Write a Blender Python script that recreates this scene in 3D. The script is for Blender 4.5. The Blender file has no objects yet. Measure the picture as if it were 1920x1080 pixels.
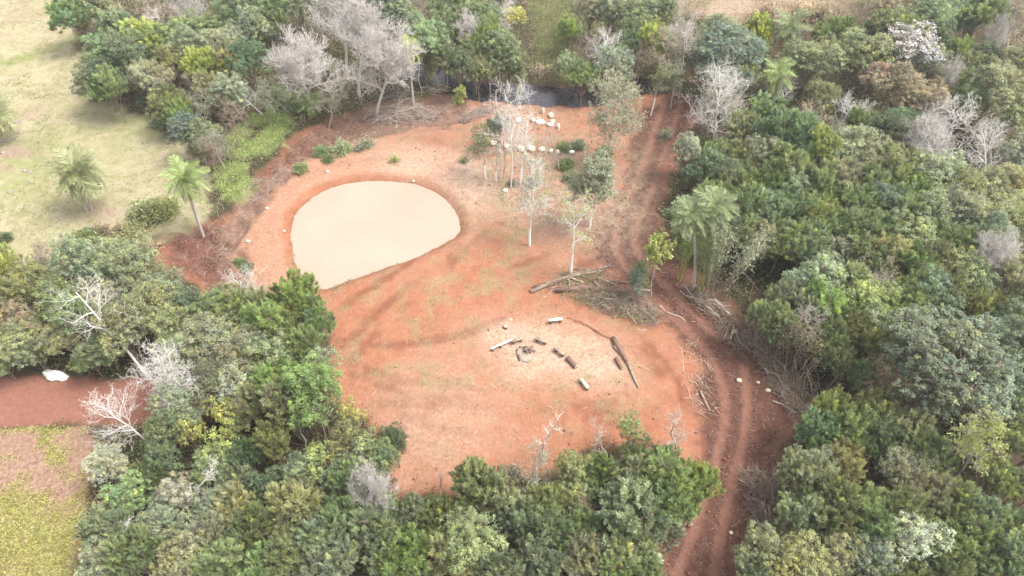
import bpy, math, random
import numpy as np
from math import radians, sin, cos, pi, sqrt
from mathutils import Vector, Matrix, Euler

scene = bpy.context.scene
# ------------------------------------------------------------------ camera
CAM_H, PITCH, HFOV = 50.0, radians(47.0), radians(70.0)
cam_data = bpy.data.cameras.new('camera')
cam_data.angle = HFOV
cam_data.clip_end = 6000
cam = bpy.data.objects.new('camera', cam_data)
cam.location = (0, 0, CAM_H)
cam.rotation_euler = (pi / 2 - PITCH, 0, 0)
scene.collection.objects.link(cam)
scene.camera = cam
# ------------------------------------------------------------------ sky and sun (bright overcast)
SUN_EL, SUN_AZ = radians(60), radians(98)          # azimuth measured from +Y (away from the camera) towards +X
world = bpy.data.worlds.new('World'); scene.world = world; world.use_nodes = True
wn = world.node_tree; wn.nodes.clear()
w_out = wn.nodes.new('ShaderNodeOutputWorld'); w_bg = wn.nodes.new('ShaderNodeBackground')
w_sky = wn.nodes.new('ShaderNodeTexSky'); w_sky.sky_type = 'NISHITA'; w_sky.sun_disc = False
w_sky.sun_elevation = SUN_EL; w_sky.sun_rotation = SUN_AZ
w_sky.air_density = 1.0; w_sky.dust_density = 4.0; w_sky.ozone_density = 1.0
w_hs = wn.nodes.new('ShaderNodeHueSaturation'); w_hs.inputs['Saturation'].default_value = 0.22   # overcast: almost no blue
w_bg.inputs['Strength'].default_value = 0.15
wn.links.new(w_sky.outputs[0], w_hs.inputs['Color']); wn.links.new(w_hs.outputs[0], w_bg.inputs['Color'])
wn.links.new(w_bg.outputs[0], w_out.inputs['Surface'])
sun_data = bpy.data.lights.new('sun', 'SUN'); sun_data.energy = 1.35; sun_data.angle = radians(22)
sun_data.color = (1.0, 0.955, 0.89)
sun = bpy.data.objects.new('sun', sun_data); scene.collection.objects.link(sun)
sun.rotation_euler = (Vector((sin(SUN_AZ) * cos(SUN_EL), cos(SUN_AZ) * cos(SUN_EL), sin(SUN_EL)))).to_track_quat('Z', 'Y').to_euler()
scene.view_settings.view_transform = 'Standard'; scene.view_settings.look = 'None'
scene.view_settings.exposure = 1.74; scene.view_settings.gamma = 1.0
scene.view_settings.use_curve_mapping = False
scene.cycles.max_bounces = 6; scene.cycles.diffuse_bounces = 3; scene.cycles.transmission_bounces = 4
scene.cycles.use_denoising = True

C = scene.collection
HAZE = 0.00042
rng = np.random.default_rng(7)
random.seed(7)

# ------------------------------------------------------------------ where a point of the photograph lies on the ground
FPX = 960 / math.tan(HFOV / 2)
FWD = np.array([0, cos(PITCH), -sin(PITCH)]); UPV = np.array([0, sin(PITCH), cos(PITCH)])
def ray(px, py):
    return np.array([1, 0, 0]) * ((px - 960) / FPX) + UPV * ((540 - py) / FPX) + FWD
def G(px, py, z=0.0):
    d = ray(px, py); t = (z - CAM_H) / d[2]
    return np.array([d[0] * t, d[1] * t, z])
def depth_at(p):
    return float(np.dot(np.array(p) - np.array([0, 0, CAM_H]), FWD))
def at_plane(px, py, Y):
    d = ray(px, py); t = Y / d[1]
    return np.array([d[0] * t, Y, CAM_H + d[2] * t])
def to_px(p):
    q = np.array(p, float) - np.array([0, 0, CAM_H]); w = float(q @ FWD)
    return 960 + FPX * q[0] / w, 540 - FPX * float(q @ UPV) / w
def poly(pts, z=0.0):
    return np.array([G(a, b, z)[:2] for a, b in pts])

# ------------------------------------------------------------------ noise and polygon helpers (numpy)
def vnoise(x, y, seed=0):
    x = np.asarray(x, float); y = np.asarray(y, float)
    xi = np.floor(x); yi = np.floor(y); fx = x - xi; fy = y - yi
    fx = fx * fx * (3 - 2 * fx); fy = fy * fy * (3 - 2 * fy)
    def h(a, b):
        v = np.sin(a * 127.1 + b * 311.7 + seed * 74.7) * 43758.5453
        return v - np.floor(v)
    return (h(xi, yi) * (1 - fx) + h(xi + 1, yi) * fx) * (1 - fy) + (h(xi, yi + 1) * (1 - fx) + h(xi + 1, yi + 1) * fx) * fy
def fbm(x, y, seed=0, oct=4):
    s = 0; a = .5; n = 0
    for i in range(oct):
        s = s + a * vnoise(x * 2 ** i + 13.7 * i, y * 2 ** i - 7.3 * i, seed + i); n += a; a *= .5
    return s / n
def sdist(P, x, y):
    """signed distance to polygon P, positive inside"""
    x = np.asarray(x, float); y = np.asarray(y, float)
    d2 = np.full(x.shape, 1e18); ins = np.zeros(x.shape, bool)
    n = len(P)
    for i in range(n):
        ax, ay = P[i]; bx, by = P[(i + 1) % n]
        ex, ey = bx - ax, by - ay; L = ex * ex + ey * ey + 1e-12
        t = np.clip(((x - ax) * ex + (y - ay) * ey) / L, 0, 1)
        d2 = np.minimum(d2, (x - ax - t * ex) ** 2 + (y - ay - t * ey) ** 2)
        c = ((ay > y) != (by > y)) & (x < (bx - ax) * (y - ay) / (by - ay + 1e-12) + ax)
        ins ^= c
    d = np.sqrt(d2)
    return np.where(ins, d, -d)
def ldist(P, x, y):
    d2 = np.full(np.shape(x), 1e18)
    for i in range(len(P) - 1):
        ax, ay = P[i]; bx, by = P[i + 1]; ex, ey = bx - ax, by - ay; L = ex * ex + ey * ey + 1e-12
        t = np.clip(((x - ax) * ex + (y - ay) * ey) / L, 0, 1)
        d2 = np.minimum(d2, (x - ax - t * ex) ** 2 + (y - ay - t * ey) ** 2)
    return np.sqrt(d2)
def ss(a, b, v):
    t = np.clip((v - a) / (b - a), 0, 1); return t * t * (3 - 2 * t)
def offset_line(P, o):
    P = np.asarray(P); T = np.gradient(P, axis=0); T /= np.linalg.norm(T, axis=1)[:, None]
    return P + np.stack([-T[:, 1], T[:, 0]], 1) * o
def smooth_line(P, k=2):
    P = np.asarray(P, float)
    for _ in range(k):
        Q = np.empty((2 * len(P) - 2, P.shape[1]))
        Q[0::2] = P[:-1] * .75 + P[1:] * .25; Q[1::2] = P[:-1] * .25 + P[1:] * .75
        P = np.vstack([P[:1], Q, P[-1:]])
    return P
def smooth_poly(P, k=2):
    for _ in range(k):
        N = np.roll(P, -1, 0); Q = np.empty((2 * len(P), 2)); Q[0::2] = P * .75 + N * .25; Q[1::2] = P * .25 + N * .75; P = Q
    return P

# ------------------------------------------------------------------ areas of the ground
POND_Z = -0.24
A_PASTURE = poly([(-900, -60), (100, -40), (135, 40), (165, 100), (175, 185), (260, 205), (330, 260), (390, 320), (415, 400), (320, 440), (250, 470), (110, 500), (-60, 505), (-900, 520)])
A_LUSH = poly([(440, 235), (500, 195), (552, 200), (540, 258), (480, 320), (440, 390), (412, 380), (400, 310), (425, 270)])
A_CLEAR = poly([(700, 190), (560, 245), (500, 310), (430, 395), (300, 440), (295, 490), (380, 545), (440, 560), (560, 590), (620, 640), (610, 750), (690, 790), (750, 830), (725, 935), (800, 945), (900, 900), (1000, 890), (1100, 860), (1180, 830), (1260, 840), (1300, 900), (1240, 1000), (1220, 1180), (1380, 1180), (1425, 1000), (1440, 880), (1490, 800), (1490, 720), (1400, 600), (1310, 545), (1240, 470), (1235, 340), (1270, 260), (1310, 190), (1190, 170), (1020, 185), (880, 170)])
A_TRACK = poly([(1200, 215), (1270, 180), (1310, 195), (1270, 300), (1240, 350), (1245, 460), (1310, 545), (1400, 600), (1485, 700), (1500, 800), (1440, 900), (1425, 1000), (1400, 1200), (1220, 1200), (1260, 1000), (1310, 900), (1325, 800), (1325, 700), (1262, 610), (1190, 530), (1100, 490), (1130, 420), (1165, 350), (1185, 290)])
A_LEFTDIRT = poly([(300, 440), (430, 398), (480, 330), (560, 248), (700, 188), (880, 172), (870, 225), (700, 255), (610, 275), (540, 335), (468, 420), (450, 470), (470, 520), (430, 560), (320, 500)])
A_ROAD = poly([(-900, 690), (60, 708), (230, 708), (300, 700), (400, 715), (425, 785), (240, 802), (-900, 815)])
A_FIELD = poly([(-900, 815), (100, 806), (172, 800), (190, 860), (165, 960), (140, 1200), (-900, 1250)])
A_DRY = poly([(1100, -120), (1660, -120), (1590, 40), (1530, 60), (1400, 45), (1230, 25), (1150, 20)])
A_STRIP = poly([(980, -120), (1075, -120), (1085, 60), (1070, 150), (1005, 150), (1000, 60)])
A_POND = smooth_poly(poly([(544, 425), (549, 402), (570, 381), (601, 358), (655, 340), (712, 337), (769, 341), (808, 354), (837, 373), (857, 397), (867, 422), (865, 438), (839, 456), (790, 482), (712, 508), (647, 531), (612, 546), (592, 545), (570, 533), (555, 510), (549, 487), (544, 451)], POND_Z), 2)
STREAM_Z = -0.75
L_STREAM = smooth_line(poly([(760, 118), (860, 146), (905, 162), (960, 165), (1020, 170), (1080, 174), (1130, 168), (1170, 156), (1215, 148), (1290, 146), (1400, 125), (1600, 100), (1900, 60)]), 3)
A_DARKFLOOR = None
L_RUT1 = smooth_line(poly([(1275, 600), (1335, 670), (1362, 740), (1360, 800), (1338, 880), (1308, 980), (1262, 1100)]), 2)
L_RUT2 = smooth_line(poly([(1395, 690), (1403, 760), (1395, 830), (1375, 900), (1355, 990), (1330, 1120)]), 2)
L_RUT3 = smooth_line(poly([(1330, 640), (1250, 560), (1180, 490), (1170, 430), (1215, 340), (1240, 260), (1262, 190)]), 2)
L_BERM = smooth_line(poly([(560, 320), (620, 296), (720, 286), (830, 300), (920, 348)]), 2)
FIRE = G(985, 660)[:2]
ARC_C = G(1000, 700)[:2]
CRACK = smooth_line(poly([(1062, 596), (1090, 606), (1108, 616), (1122, 626), (1138, 634), (1152, 637)]), 1)
CRACK2 = smooth_line(poly([(1064, 599), (1080, 606), (1098, 615)]), 1)
CRACK3 = poly([(1026, 609), (1040, 618), (1062, 624)])

def field_green(x, y): return ss(.33, .56, fbm(x * .34 + 3, y * .34, 8, 5))
SCRAPES = [smooth_line(poly(p), 2) for p in (
    [(640, 735), (690, 765), (730, 810), (742, 880)], [(655, 725), (730, 765), (800, 800), (880, 812)], [(700, 770), (790, 830), (850, 850)], [(700, 750), (800, 760), (900, 758), (1010, 765), (1170, 757)],
    [(1040, 772), (1120, 776), (1190, 772)], [(1090, 790), (1180, 796)], [(790, 480), (720, 530), (640, 580)], [(900, 430), (800, 520), (690, 600), (640, 660)], [(920, 425), (830, 515), (720, 605), (650, 690)],
    [(1000, 430), (1040, 470), (1100, 500)], [(1130, 420), (1060, 470), (960, 500)], [(640, 640), (720, 650), (860, 630), (940, 600)], [(1180, 640), (1240, 700), (1260, 760)], [(1200, 640), (1265, 700), (1285, 770)],
    [(870, 400), (940, 420), (1010, 450), (1080, 500)], [(700, 840), (740, 800), (800, 780)], [(560, 320), (650, 305), (760, 300), (860, 330)], [(600, 240), (740, 250), (860, 240)], [(600, 225), (740, 236), (870, 222)], [(1320, 700), (1345, 780), (1325, 870), (1290, 970), (1250, 1080)], [(1420, 700), (1430, 780), (1415, 860), (1390, 940), (1375, 1060)], [(1300, 590), (1370, 640), (1420, 720)], [(1150, 430), (1190, 360), (1225, 270)], [(690, 690), (780, 720), (900, 725)], [(660, 700), (760, 740), (880, 750)])]
def terrain(x, y, want_masks=False):
    x = np.asarray(x, float); y = np.asarray(y, float)
    n1 = fbm(x * .11, y * .11, 3, 4) - .5; n2 = fbm(x * .5, y * .5, 9, 3) - .5; n3 = fbm(x * 1.9, y * 1.9, 17, 3) - .5
    wob = n2 * 2.4 + n3 * 1.0
    dp = sdist(A_POND, x, y)
    ds = ldist(L_STREAM, x, y) + 2.3 * ss(15, 21, x)
    clear = ss(-.5, .6, sdist(A_CLEAR, x, y) + wob * .9)
    pasture = ss(-.8, 1.0, sdist(A_PASTURE, x, y) + wob * 1.1)
    track = ss(-1.2, .7, sdist(A_TRACK, x, y) + wob * 1.1)
    left = ss(-.6, .8, sdist(A_LEFTDIRT, x, y) + wob * .9)
    road = ss(-.3, .4, sdist(A_ROAD, x, y) + wob * .35)
    field = ss(-.25, .35, sdist(A_FIELD, x, y) + wob * .35)
    rut = np.minimum(np.minimum(np.abs(ldist(L_RUT1, x, y)), np.abs(ldist(L_RUT2, x, y))), np.minimum(ldist(offset_line(L_RUT3, .95), x, y), ldist(offset_line(L_RUT3, -.95), x, y)))
    rutm = ss(.55, .2, rut + n3 * .3) * clear
    # heights
    z = n1 * .9 + n2 * .12 + n3 * .05 * (1 - .4 * pasture)
    z = z * (1 - .75 * clear * ss(12, 4, np.hypot(x - FIRE[0], y - FIRE[1])))
    flat = ss(-7, -2.2, dp)
    z = z * (1 - flat)
    z = z + ss(-.1, -1.3, dp) * flat * .26 * (1 + n3 * .5)                    # dam around the pond
    z = z + ss(1.3, .0, ldist(L_BERM, x, y)) * .18
    z = np.where(dp > -.45, np.minimum(z, POND_Z + .06 - np.maximum(dp, 0) * .5 + np.clip(-dp, 0, 1) * .62 + n3 * .15 + n2 * .10), z)
    z = z - left * .55 + left * .30 * np.sin((x * .62 + y * .9) * 2.1 + n2 * 5 + n1 * 4) * ss(2, 10, -x - 13)  # furrows pushed by the digger
    chan = ss(3.9, 1.1, ds + n2 * 1.6)
    z = z * (1 - chan) + chan * (STREAM_Z - .35)
    z = z - rutm * .10 + ss(.25, .0, np.abs(rut - .62)) * .05 * clear
    z = z + track * n3 * .22 + left * n3 * .3
    z = z + field * .55 - ss(.5, -.1, np.abs(sdist(A_FIELD, x, y) + .55)) * road * .12
    far = ss(105, 170, np.hypot(x, y - 60)); z = z * (1 - far)
    ck = np.minimum(np.minimum(ldist(CRACK, x, y), ldist(CRACK2, x, y) + .05), ldist(CRACK3, x, y) + .07) + n3 * .10
    crackm = ss(.10, .02, ck)
    z = z - crackm * .16
    if not want_masks:
        return z
    lush = ss(-.6, .8, sdist(A_LUSH, x, y) + wob * 2.2) * ss(.28, .5, fbm(x * .5, y * .5, 71, 3))
    dry = ss(-1.5, 2, sdist(A_DRY, x, y) + wob * 2)
    strip = ss(-1, 1.4, sdist(A_STRIP, x, y) + wob * 1.4)
    # pale trodden and bleached places, thin weeds, streaks left by the machine
    r = np.hypot(x - ARC_C[0], (y - ARC_C[1]) * 1.0); a = np.arctan2(y - ARC_C[1], x - ARC_C[0])
    streak = fbm(r * .7 + n1 * 5, a * 3.5 + n1 * 3, 31, 4)
    def spot(px, py, rad, s=1.0):
        g = G(px, py); return np.exp(-((x - g[0]) ** 2 + ((y - g[1]) * s) ** 2) / rad ** 2)
    pale = .9 * spot(1000, 648, 3.4, 1.3) + .8 * spot(1140, 690, 2.6) + .7 * spot(950, 628, 2.2, 1.6) + .5 * spot(1075, 655, 3) + .45 * spot(985, 690, 2)
    pale += .55 * spot(880, 345, 4.2) + .45 * spot(760, 310, 3) + .3 * spot(840, 760, 6) + .25 * spot(760, 830, 5)
    pale = np.clip(pale * (.55 + 1.3 * fbm(x * .9, y * .9, 41, 3)) * clear, 0, 1)
    weed = 1.0 * spot(880, 350, 3.2) + .9 * spot(910, 540, 3.5, 1.5) + .8 * spot(700, 690, 5, 1.3) + .7 * spot(960, 480, 5) + .55 * spot(830, 570, 6) + .8 * spot(1130, 735, 4) + 1.2 * spot(1040, 335, 9) + 1.0 * spot(930, 315, 4) + .5 * spot(900, 720, 8) + .7 * spot(650, 570, 4) + .8 * spot(760, 250, 4) + .9 * spot(640, 285, 3.5) + .8 * spot(970, 310, 4) + .8 * spot(470, 420, 1.6) + .7 * spot(780, 470, 3) + .7 * spot(1120, 600, 3) + .6 * spot(520, 480, 3)
    ring = ss(-7.5, -6.0, dp) * ss(-.4, -1.2, dp) * ss(2.0, -1.0, x - G(900, 400)[0]) * np.clip(ss(-3.5, 2.5, y - G(705, 450)[1] + n2 * 3) + ss(1.0, -1.0, x - G(560, 500)[0]), 0, 1)
    weed = np.clip(weed * ss(.42, .75, fbm(x * .8, y * .8, 51, 4)) * 1.1, 0, 1) * clear * (1 - .8 * ring)
    pale = np.clip(pale + ring * .38, 0, 1)
    pale = np.where(field > .02, field_green(x, y), pale)
    litterpink = np.clip(1.1 * spot(1040, 335, 8) + .9 * spot(960, 315, 6) + .8 * spot(1090, 400, 5) + .7 * spot(760, 190, 9) + .6 * spot(1000, 190, 5), 0, 1)
    bare = np.clip(1.0 * spot(20, 300, 2.6) + .9 * spot(195, 402, 2.6, 1.4) + .7 * spot(400, 345, 1.6) + .5 * spot(50, 215, 2) + .8 * spot(245, 188, 2) + .7 * spot(170, 25, 5) + .6 * spot(30, 8, 6, .5), 0, 1) * ss(.3, .6, fbm(x * .7, y * .7, 61, 3))
    greenline = ss(1.6, .2, np.abs(ldist(poly([(-60, 125), (20, 118), (70, 100), (130, 78), (160, 60)]), x, y)) + n2 * 2) * .9 + .6 * spot(70, 290, 4) + .5 * spot(30, 350, 4) + .55 * spot(280, 230, 5)
    sc = np.full(x.shape, 99.)
    for L in SCRAPES: sc = np.minimum(sc, np.abs(ldist(L, x, y) - .0))
    scr = ss(.75, .1, sc + n3 * .8) * clear * ss(.35, .6, fbm(x * .4, y * .4, 91, 3))
    bare = np.maximum(bare * (1 - clear), scr)
    wet = np.clip(ss(.35, -.35, -dp) * ss(1.4, .2, -dp) + ss(3.4, 1.6, ds + n2), 0, 1)
    shoulder = ss(.9, .1, -dp + n3) * .35
    return z, dict(m1=(pasture, lush, clear, np.maximum(track, road)), m2=(field, np.maximum(dry, strip * .8), pale, weed),
                   m3=(left, rutm, np.clip(np.maximum(bare, crackm * 0), 0, 1), np.clip(greenline + strip, 0, 1)), m4=(streak, litterpink, np.maximum(wet, shoulder), crackm))
def hz(x, y):
    return float(terrain(np.array([x]), np.array([y]))[0])

# ------------------------------------------------------------------ mesh helpers
def mesh_arrays(name, V, F, mats=None, tint=None, smooth=False):
    """V (n,3); F (m,4) or (m,3) int arrays or list of such"""
    V = np.asarray(V, np.float32); Fs = F if isinstance(F, list) else [F]
    me = bpy.data.meshes.new(name)
    me.vertices.add(len(V)); me.vertices.foreach_set('co', V.ravel())
    loops = np.concatenate([f.ravel() for f in Fs]).astype(np.int32)
    tot = np.concatenate([np.full(len(f), f.shape[1], np.int32) for f in Fs])
    start = np.concatenate([[0], np.cumsum(tot)[:-1]]).astype(np.int32)
    me.loops.add(len(loops)); me.loops.foreach_set('vertex_index', loops)
    me.polygons.add(len(tot)); me.polygons.foreach_set('loop_start', start); me.polygons.foreach_set('loop_total', tot)
    if smooth: me.polygons.foreach_set('use_smooth', np.ones(len(tot), bool))
    if tint is not None:
        at = me.color_attributes.new('tint', 'FLOAT_COLOR', 'POINT')
        t = np.ones((len(V), 4), np.float32); t[:, :tint.shape[1]] = tint; at.data.foreach_set('color', t.ravel())
    me.update(calc_edges=True)
    if mats: me.materials.append(mats)
    return me
def link(name, me, parent=None, loc=None, rot=None, scale=None):
    o = bpy.data.objects.new(name, me); C.objects.link(o)
    if parent: o.parent = parent
    if loc is not None: o.location = loc
    if rot is not None: o.rotation_euler = rot
    if scale is not None: o.scale = scale
    return o
def tag(o, label, cat, group=None):
    o['label'] = label; o['category'] = cat
    if group: o['group'] = group
    return o
def unit(v):
    return v / (np.linalg.norm(v, axis=-1, keepdims=True) + 1e-9)
def leaf_arrays(base, d, L, W, tint, r, fold=.25, hint=None):
    """one folded lozenge per leaf spray"""
    n = len(base); d = unit(d)
    if hint is None: hint = unit(r.normal(size=(n, 3)) + np.array([0, 0, .6]))
    side = unit(np.cross(d, hint))
    nrm = np.cross(side, d)
    mid = base + d * (L * .5)[:, None]
    V = np.stack([base, mid + side * W[:, None] * .5 + nrm * (W * fold)[:, None], base + d * L[:, None], mid - side * W[:, None] * .5 + nrm * (W * fold)[:, None]], 1).reshape(-1, 3)
    F = np.arange(4 * n).reshape(n, 4)
    return V, F, np.repeat(tint, 4, 0)
def tube_arrays(P, R, sides=5, off=0):
    """P (m,k,3) polylines, R (m,k) radii"""
    m, k, _ = P.shape
    T = unit(np.gradient(P, axis=1))
    ref = np.where(np.abs(T[:, :1, 2:3]) > .8, np.array([1., 0, 0]), np.array([0, 0, 1.]))
    N = unit(np.cross(T, np.broadcast_to(ref, T.shape))); B = np.cross(T, N)
    a = np.arange(sides) * 2 * pi / sides
    V = P[:, :, None] + (N[:, :, None] * np.cos(a)[None, None, :, None] + B[:, :, None] * np.sin(a)[None, None, :, None]) * R[:, :, None, None]
    idx = np.arange(m * k * sides).reshape(m, k, sides) + off
    q = np.stack([idx[:, :-1, :], np.roll(idx, -1, 2)[:, :-1, :], np.roll(idx, -1, 2)[:, 1:, :], idx[:, 1:, :]], -1).reshape(-1, 4)
    return V.reshape(-1, 3), q
class Acc:
    def __init__(s): s.V = []; s.F = []; s.T = []; s.n = 0
    def add(s, V, F, T=None):
        s.V.append(V); s.F.append(F + s.n); s.n += len(V)
        s.T.append(np.ones((len(V), 3)) if T is None else T)
    def mesh(s, name, mat, smooth=False):
        tri = [f for f in s.F if f.shape[1] == 3]; qd = [f for f in s.F if f.shape[1] == 4]
        Fs = ([np.concatenate(tri)] if tri else []) + ([np.concatenate(qd)] if qd else [])
        return mesh_arrays(name, np.concatenate(s.V), Fs, mat, np.concatenate(s.T), smooth)

# ------------------------------------------------------------------ materials
class NT:
    def __init__(s, name):
        s.m = bpy.data.materials.new(name); s.m.use_nodes = True; s.t = s.m.node_tree; s.t.nodes.clear()
        s.out = s.t.nodes.new('ShaderNodeOutputMaterial')
    def n(s, typ, **kw):
        nd = s.t.nodes.new('ShaderNode' + typ)
        for k, v in kw.items(): setattr(nd, k, v)
        return nd
    def set(s, nd, **kw):
        for k, v in kw.items():
            i = nd.inputs[k.replace('_', ' ')] if isinstance(k, str) else nd.inputs[k]
            s.put(i, v)
    def put(s, i, v):
        if hasattr(v, 'is_output'): s.t.links.new(v, i)
        else: i.default_value = v if not (isinstance(v, tuple) and len(v) == 3 and i.type == 'RGBA') else (*v, 1)
    def mix(s, f, a, b, mode='MIX'):
        nd = s.n('Mix', data_type='RGBA', blend_type=mode); s.put(nd.inputs[0], f); s.put(nd.inputs[6], a); s.put(nd.inputs[7], b); return nd.outputs[2]
    def math(s, op, a, b=0.0):
        nd = s.n('Math', operation=op); s.put(nd.inputs[0], a); s.put(nd.inputs[1], b); return nd.outputs[0]
    def noise(s, scale, detail=4, rough=.6, vec=None, dist=0.0):
        nd = s.n('TexNoise'); nd.inputs['Scale'].default_value = scale; nd.inputs['Detail'].default_value = detail
        nd.inputs['Roughness'].default_value = rough; nd.inputs['Distortion'].default_value = dist
        if vec is not None: s.t.links.new(vec, nd.inputs['Vector'])
        return nd.outputs['Fac']
    def ramp(s, v, a, b, lo=0.0, hi=1.0):
        nd = s.n('MapRange', clamp=True); s.put(nd.inputs[0], v); nd.inputs[1].default_value = a; nd.inputs[2].default_value = b
        nd.inputs[3].default_value = lo; nd.inputs[4].default_value = hi; return nd.outputs[0]
    def attr(s, name):
        nd = s.n('Attribute', attribute_name=name); sp = s.n('SeparateColor'); s.t.links.new(nd.outputs['Color'], sp.inputs[0])
        return sp.outputs[0], sp.outputs[1], sp.outputs[2], nd.outputs['Alpha']
    def bsdf(s, col, rough=.9, spec=.2, bump=None, bs=.5, bd=.1):
        b = s.n('BsdfPrincipled'); s.put(b.inputs['Base Color'], col); s.put(b.inputs['Roughness'], rough); b.inputs['Specular IOR Level'].default_value = spec
        if bump is not None:
            bp = s.n('Bump'); bp.inputs['Strength'].default_value = bs; bp.inputs['Distance'].default_value = bd
            s.t.links.new(bump, bp.inputs['Height']); s.t.links.new(bp.outputs[0], b.inputs['Normal'])
        return b
    def done(s, sh): s.t.links.new(sh, s.out.inputs['Surface']); return s.m

def leaf_material(name, trans=.34):
    k = NT(name)
    oi = k.n('ObjectInfo'); at = k.n('Attribute', attribute_name='tint')
    col = k.mix(1.0, oi.outputs['Color'], at.outputs['Color'], 'MULTIPLY')
    b = k.bsdf(col, .50, .35)
    t = k.n('BsdfTranslucent'); k.put(t.inputs['Color'], k.mix(1.0, col, (1.0, 1.05, .7), 'MULTIPLY'))
    m = k.n('MixShader'); m.inputs[0].default_value = trans
    k.t.links.new(b.outputs[0], m.inputs[1]); k.t.links.new(t.outputs[0], m.inputs[2])
    return k.done(m.outputs[0])
def bark_material(name, c1, c2, scale=6.0, rough=.9):
    k = NT(name); tc = k.n('TexCoord').outputs['Object']
    mp = k.n('Mapping'); mp.inputs['Scale'].default_value = (1, 1, .3); k.t.links.new(tc, mp.inputs[0])
    n = k.noise(scale, 5, .65, mp.outputs[0])
    at = k.n('Attribute', attribute_name='tint')
    col = k.mix(k.ramp(n, .35, .65), c1, c2); col = k.mix(1.0, col, at.outputs['Color'], 'MULTIPLY')
    return k.done(k.bsdf(col, rough, .15, n, .6, .03).outputs[0])
M_LEAF = leaf_material('leaf')
M_FROND = leaf_material('palm_leaf', .2)
M_BARK = bark_material('bark', (.15, .115, .08), (.26, .215, .165))
M_BARK_PALE = bark_material('pale_bark', (.28, .24, .20), (.42, .385, .34))
M_TWIG = bark_material('grey_pink_twigs', (.27, .215, .18), (.37, .32, .28))
M_BARK_WHITE = bark_material('white_bark', (.46, .43, .39), (.62, .59, .55))
M_TWIGPALE = bark_material('pale_pink_twigs', (.37, .335, .305), (.51, .475, .445))
M_LIME = bark_material('limewash', (.62, .61, .59), (.75, .74, .72), 9)
M_WOOD = bark_material('weathered_wood', (.17, .12, .09), (.31, .245, .19), 5)
M_WOODDARK = bark_material('dark_bark_log', (.10, .055, .040), (.20, .125, .095), 6)
M_WOODPALE = bark_material('peeled_wood', (.36, .285, .205), (.50, .42, .33), 5)
M_BAMBOO = bark_material('green_cane', (.20, .19, .05), (.33, .28, .10), 5)
M_PALMTRUNK = bark_material('palm_trunk', (.30, .27, .24), (.42, .38, .34), 4)

def simple_material(name, c1, c2, scale=4., rough=.85, spec=.2, bd=.05):
    k = NT(name); tc = k.n('TexCoord').outputs['Object']; n = k.noise(scale, 5, .65, tc)
    return k.done(k.bsdf(k.mix(k.ramp(n, .3, .7), c1, c2), rough, spec, n, .5, bd).outputs[0])
M_STONE = simple_material('pale_stone', (.40, .32, .235), (.58, .50, .40), 3)
M_SACK = simple_material('white_sack', (.62, .61, .59), (.74, .73, .71), 6, .6, .3)
M_ASH = simple_material('ash', (.20, .145, .115), (.34, .26, .21), 6)
M_CHAR = simple_material('charred_wood', (.05, .035, .03), (.17, .11, .08), 7)
M_ROCKDARK = simple_material('dark_rock', (.17, .135, .12), (.30, .25, .22), 3)

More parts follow.
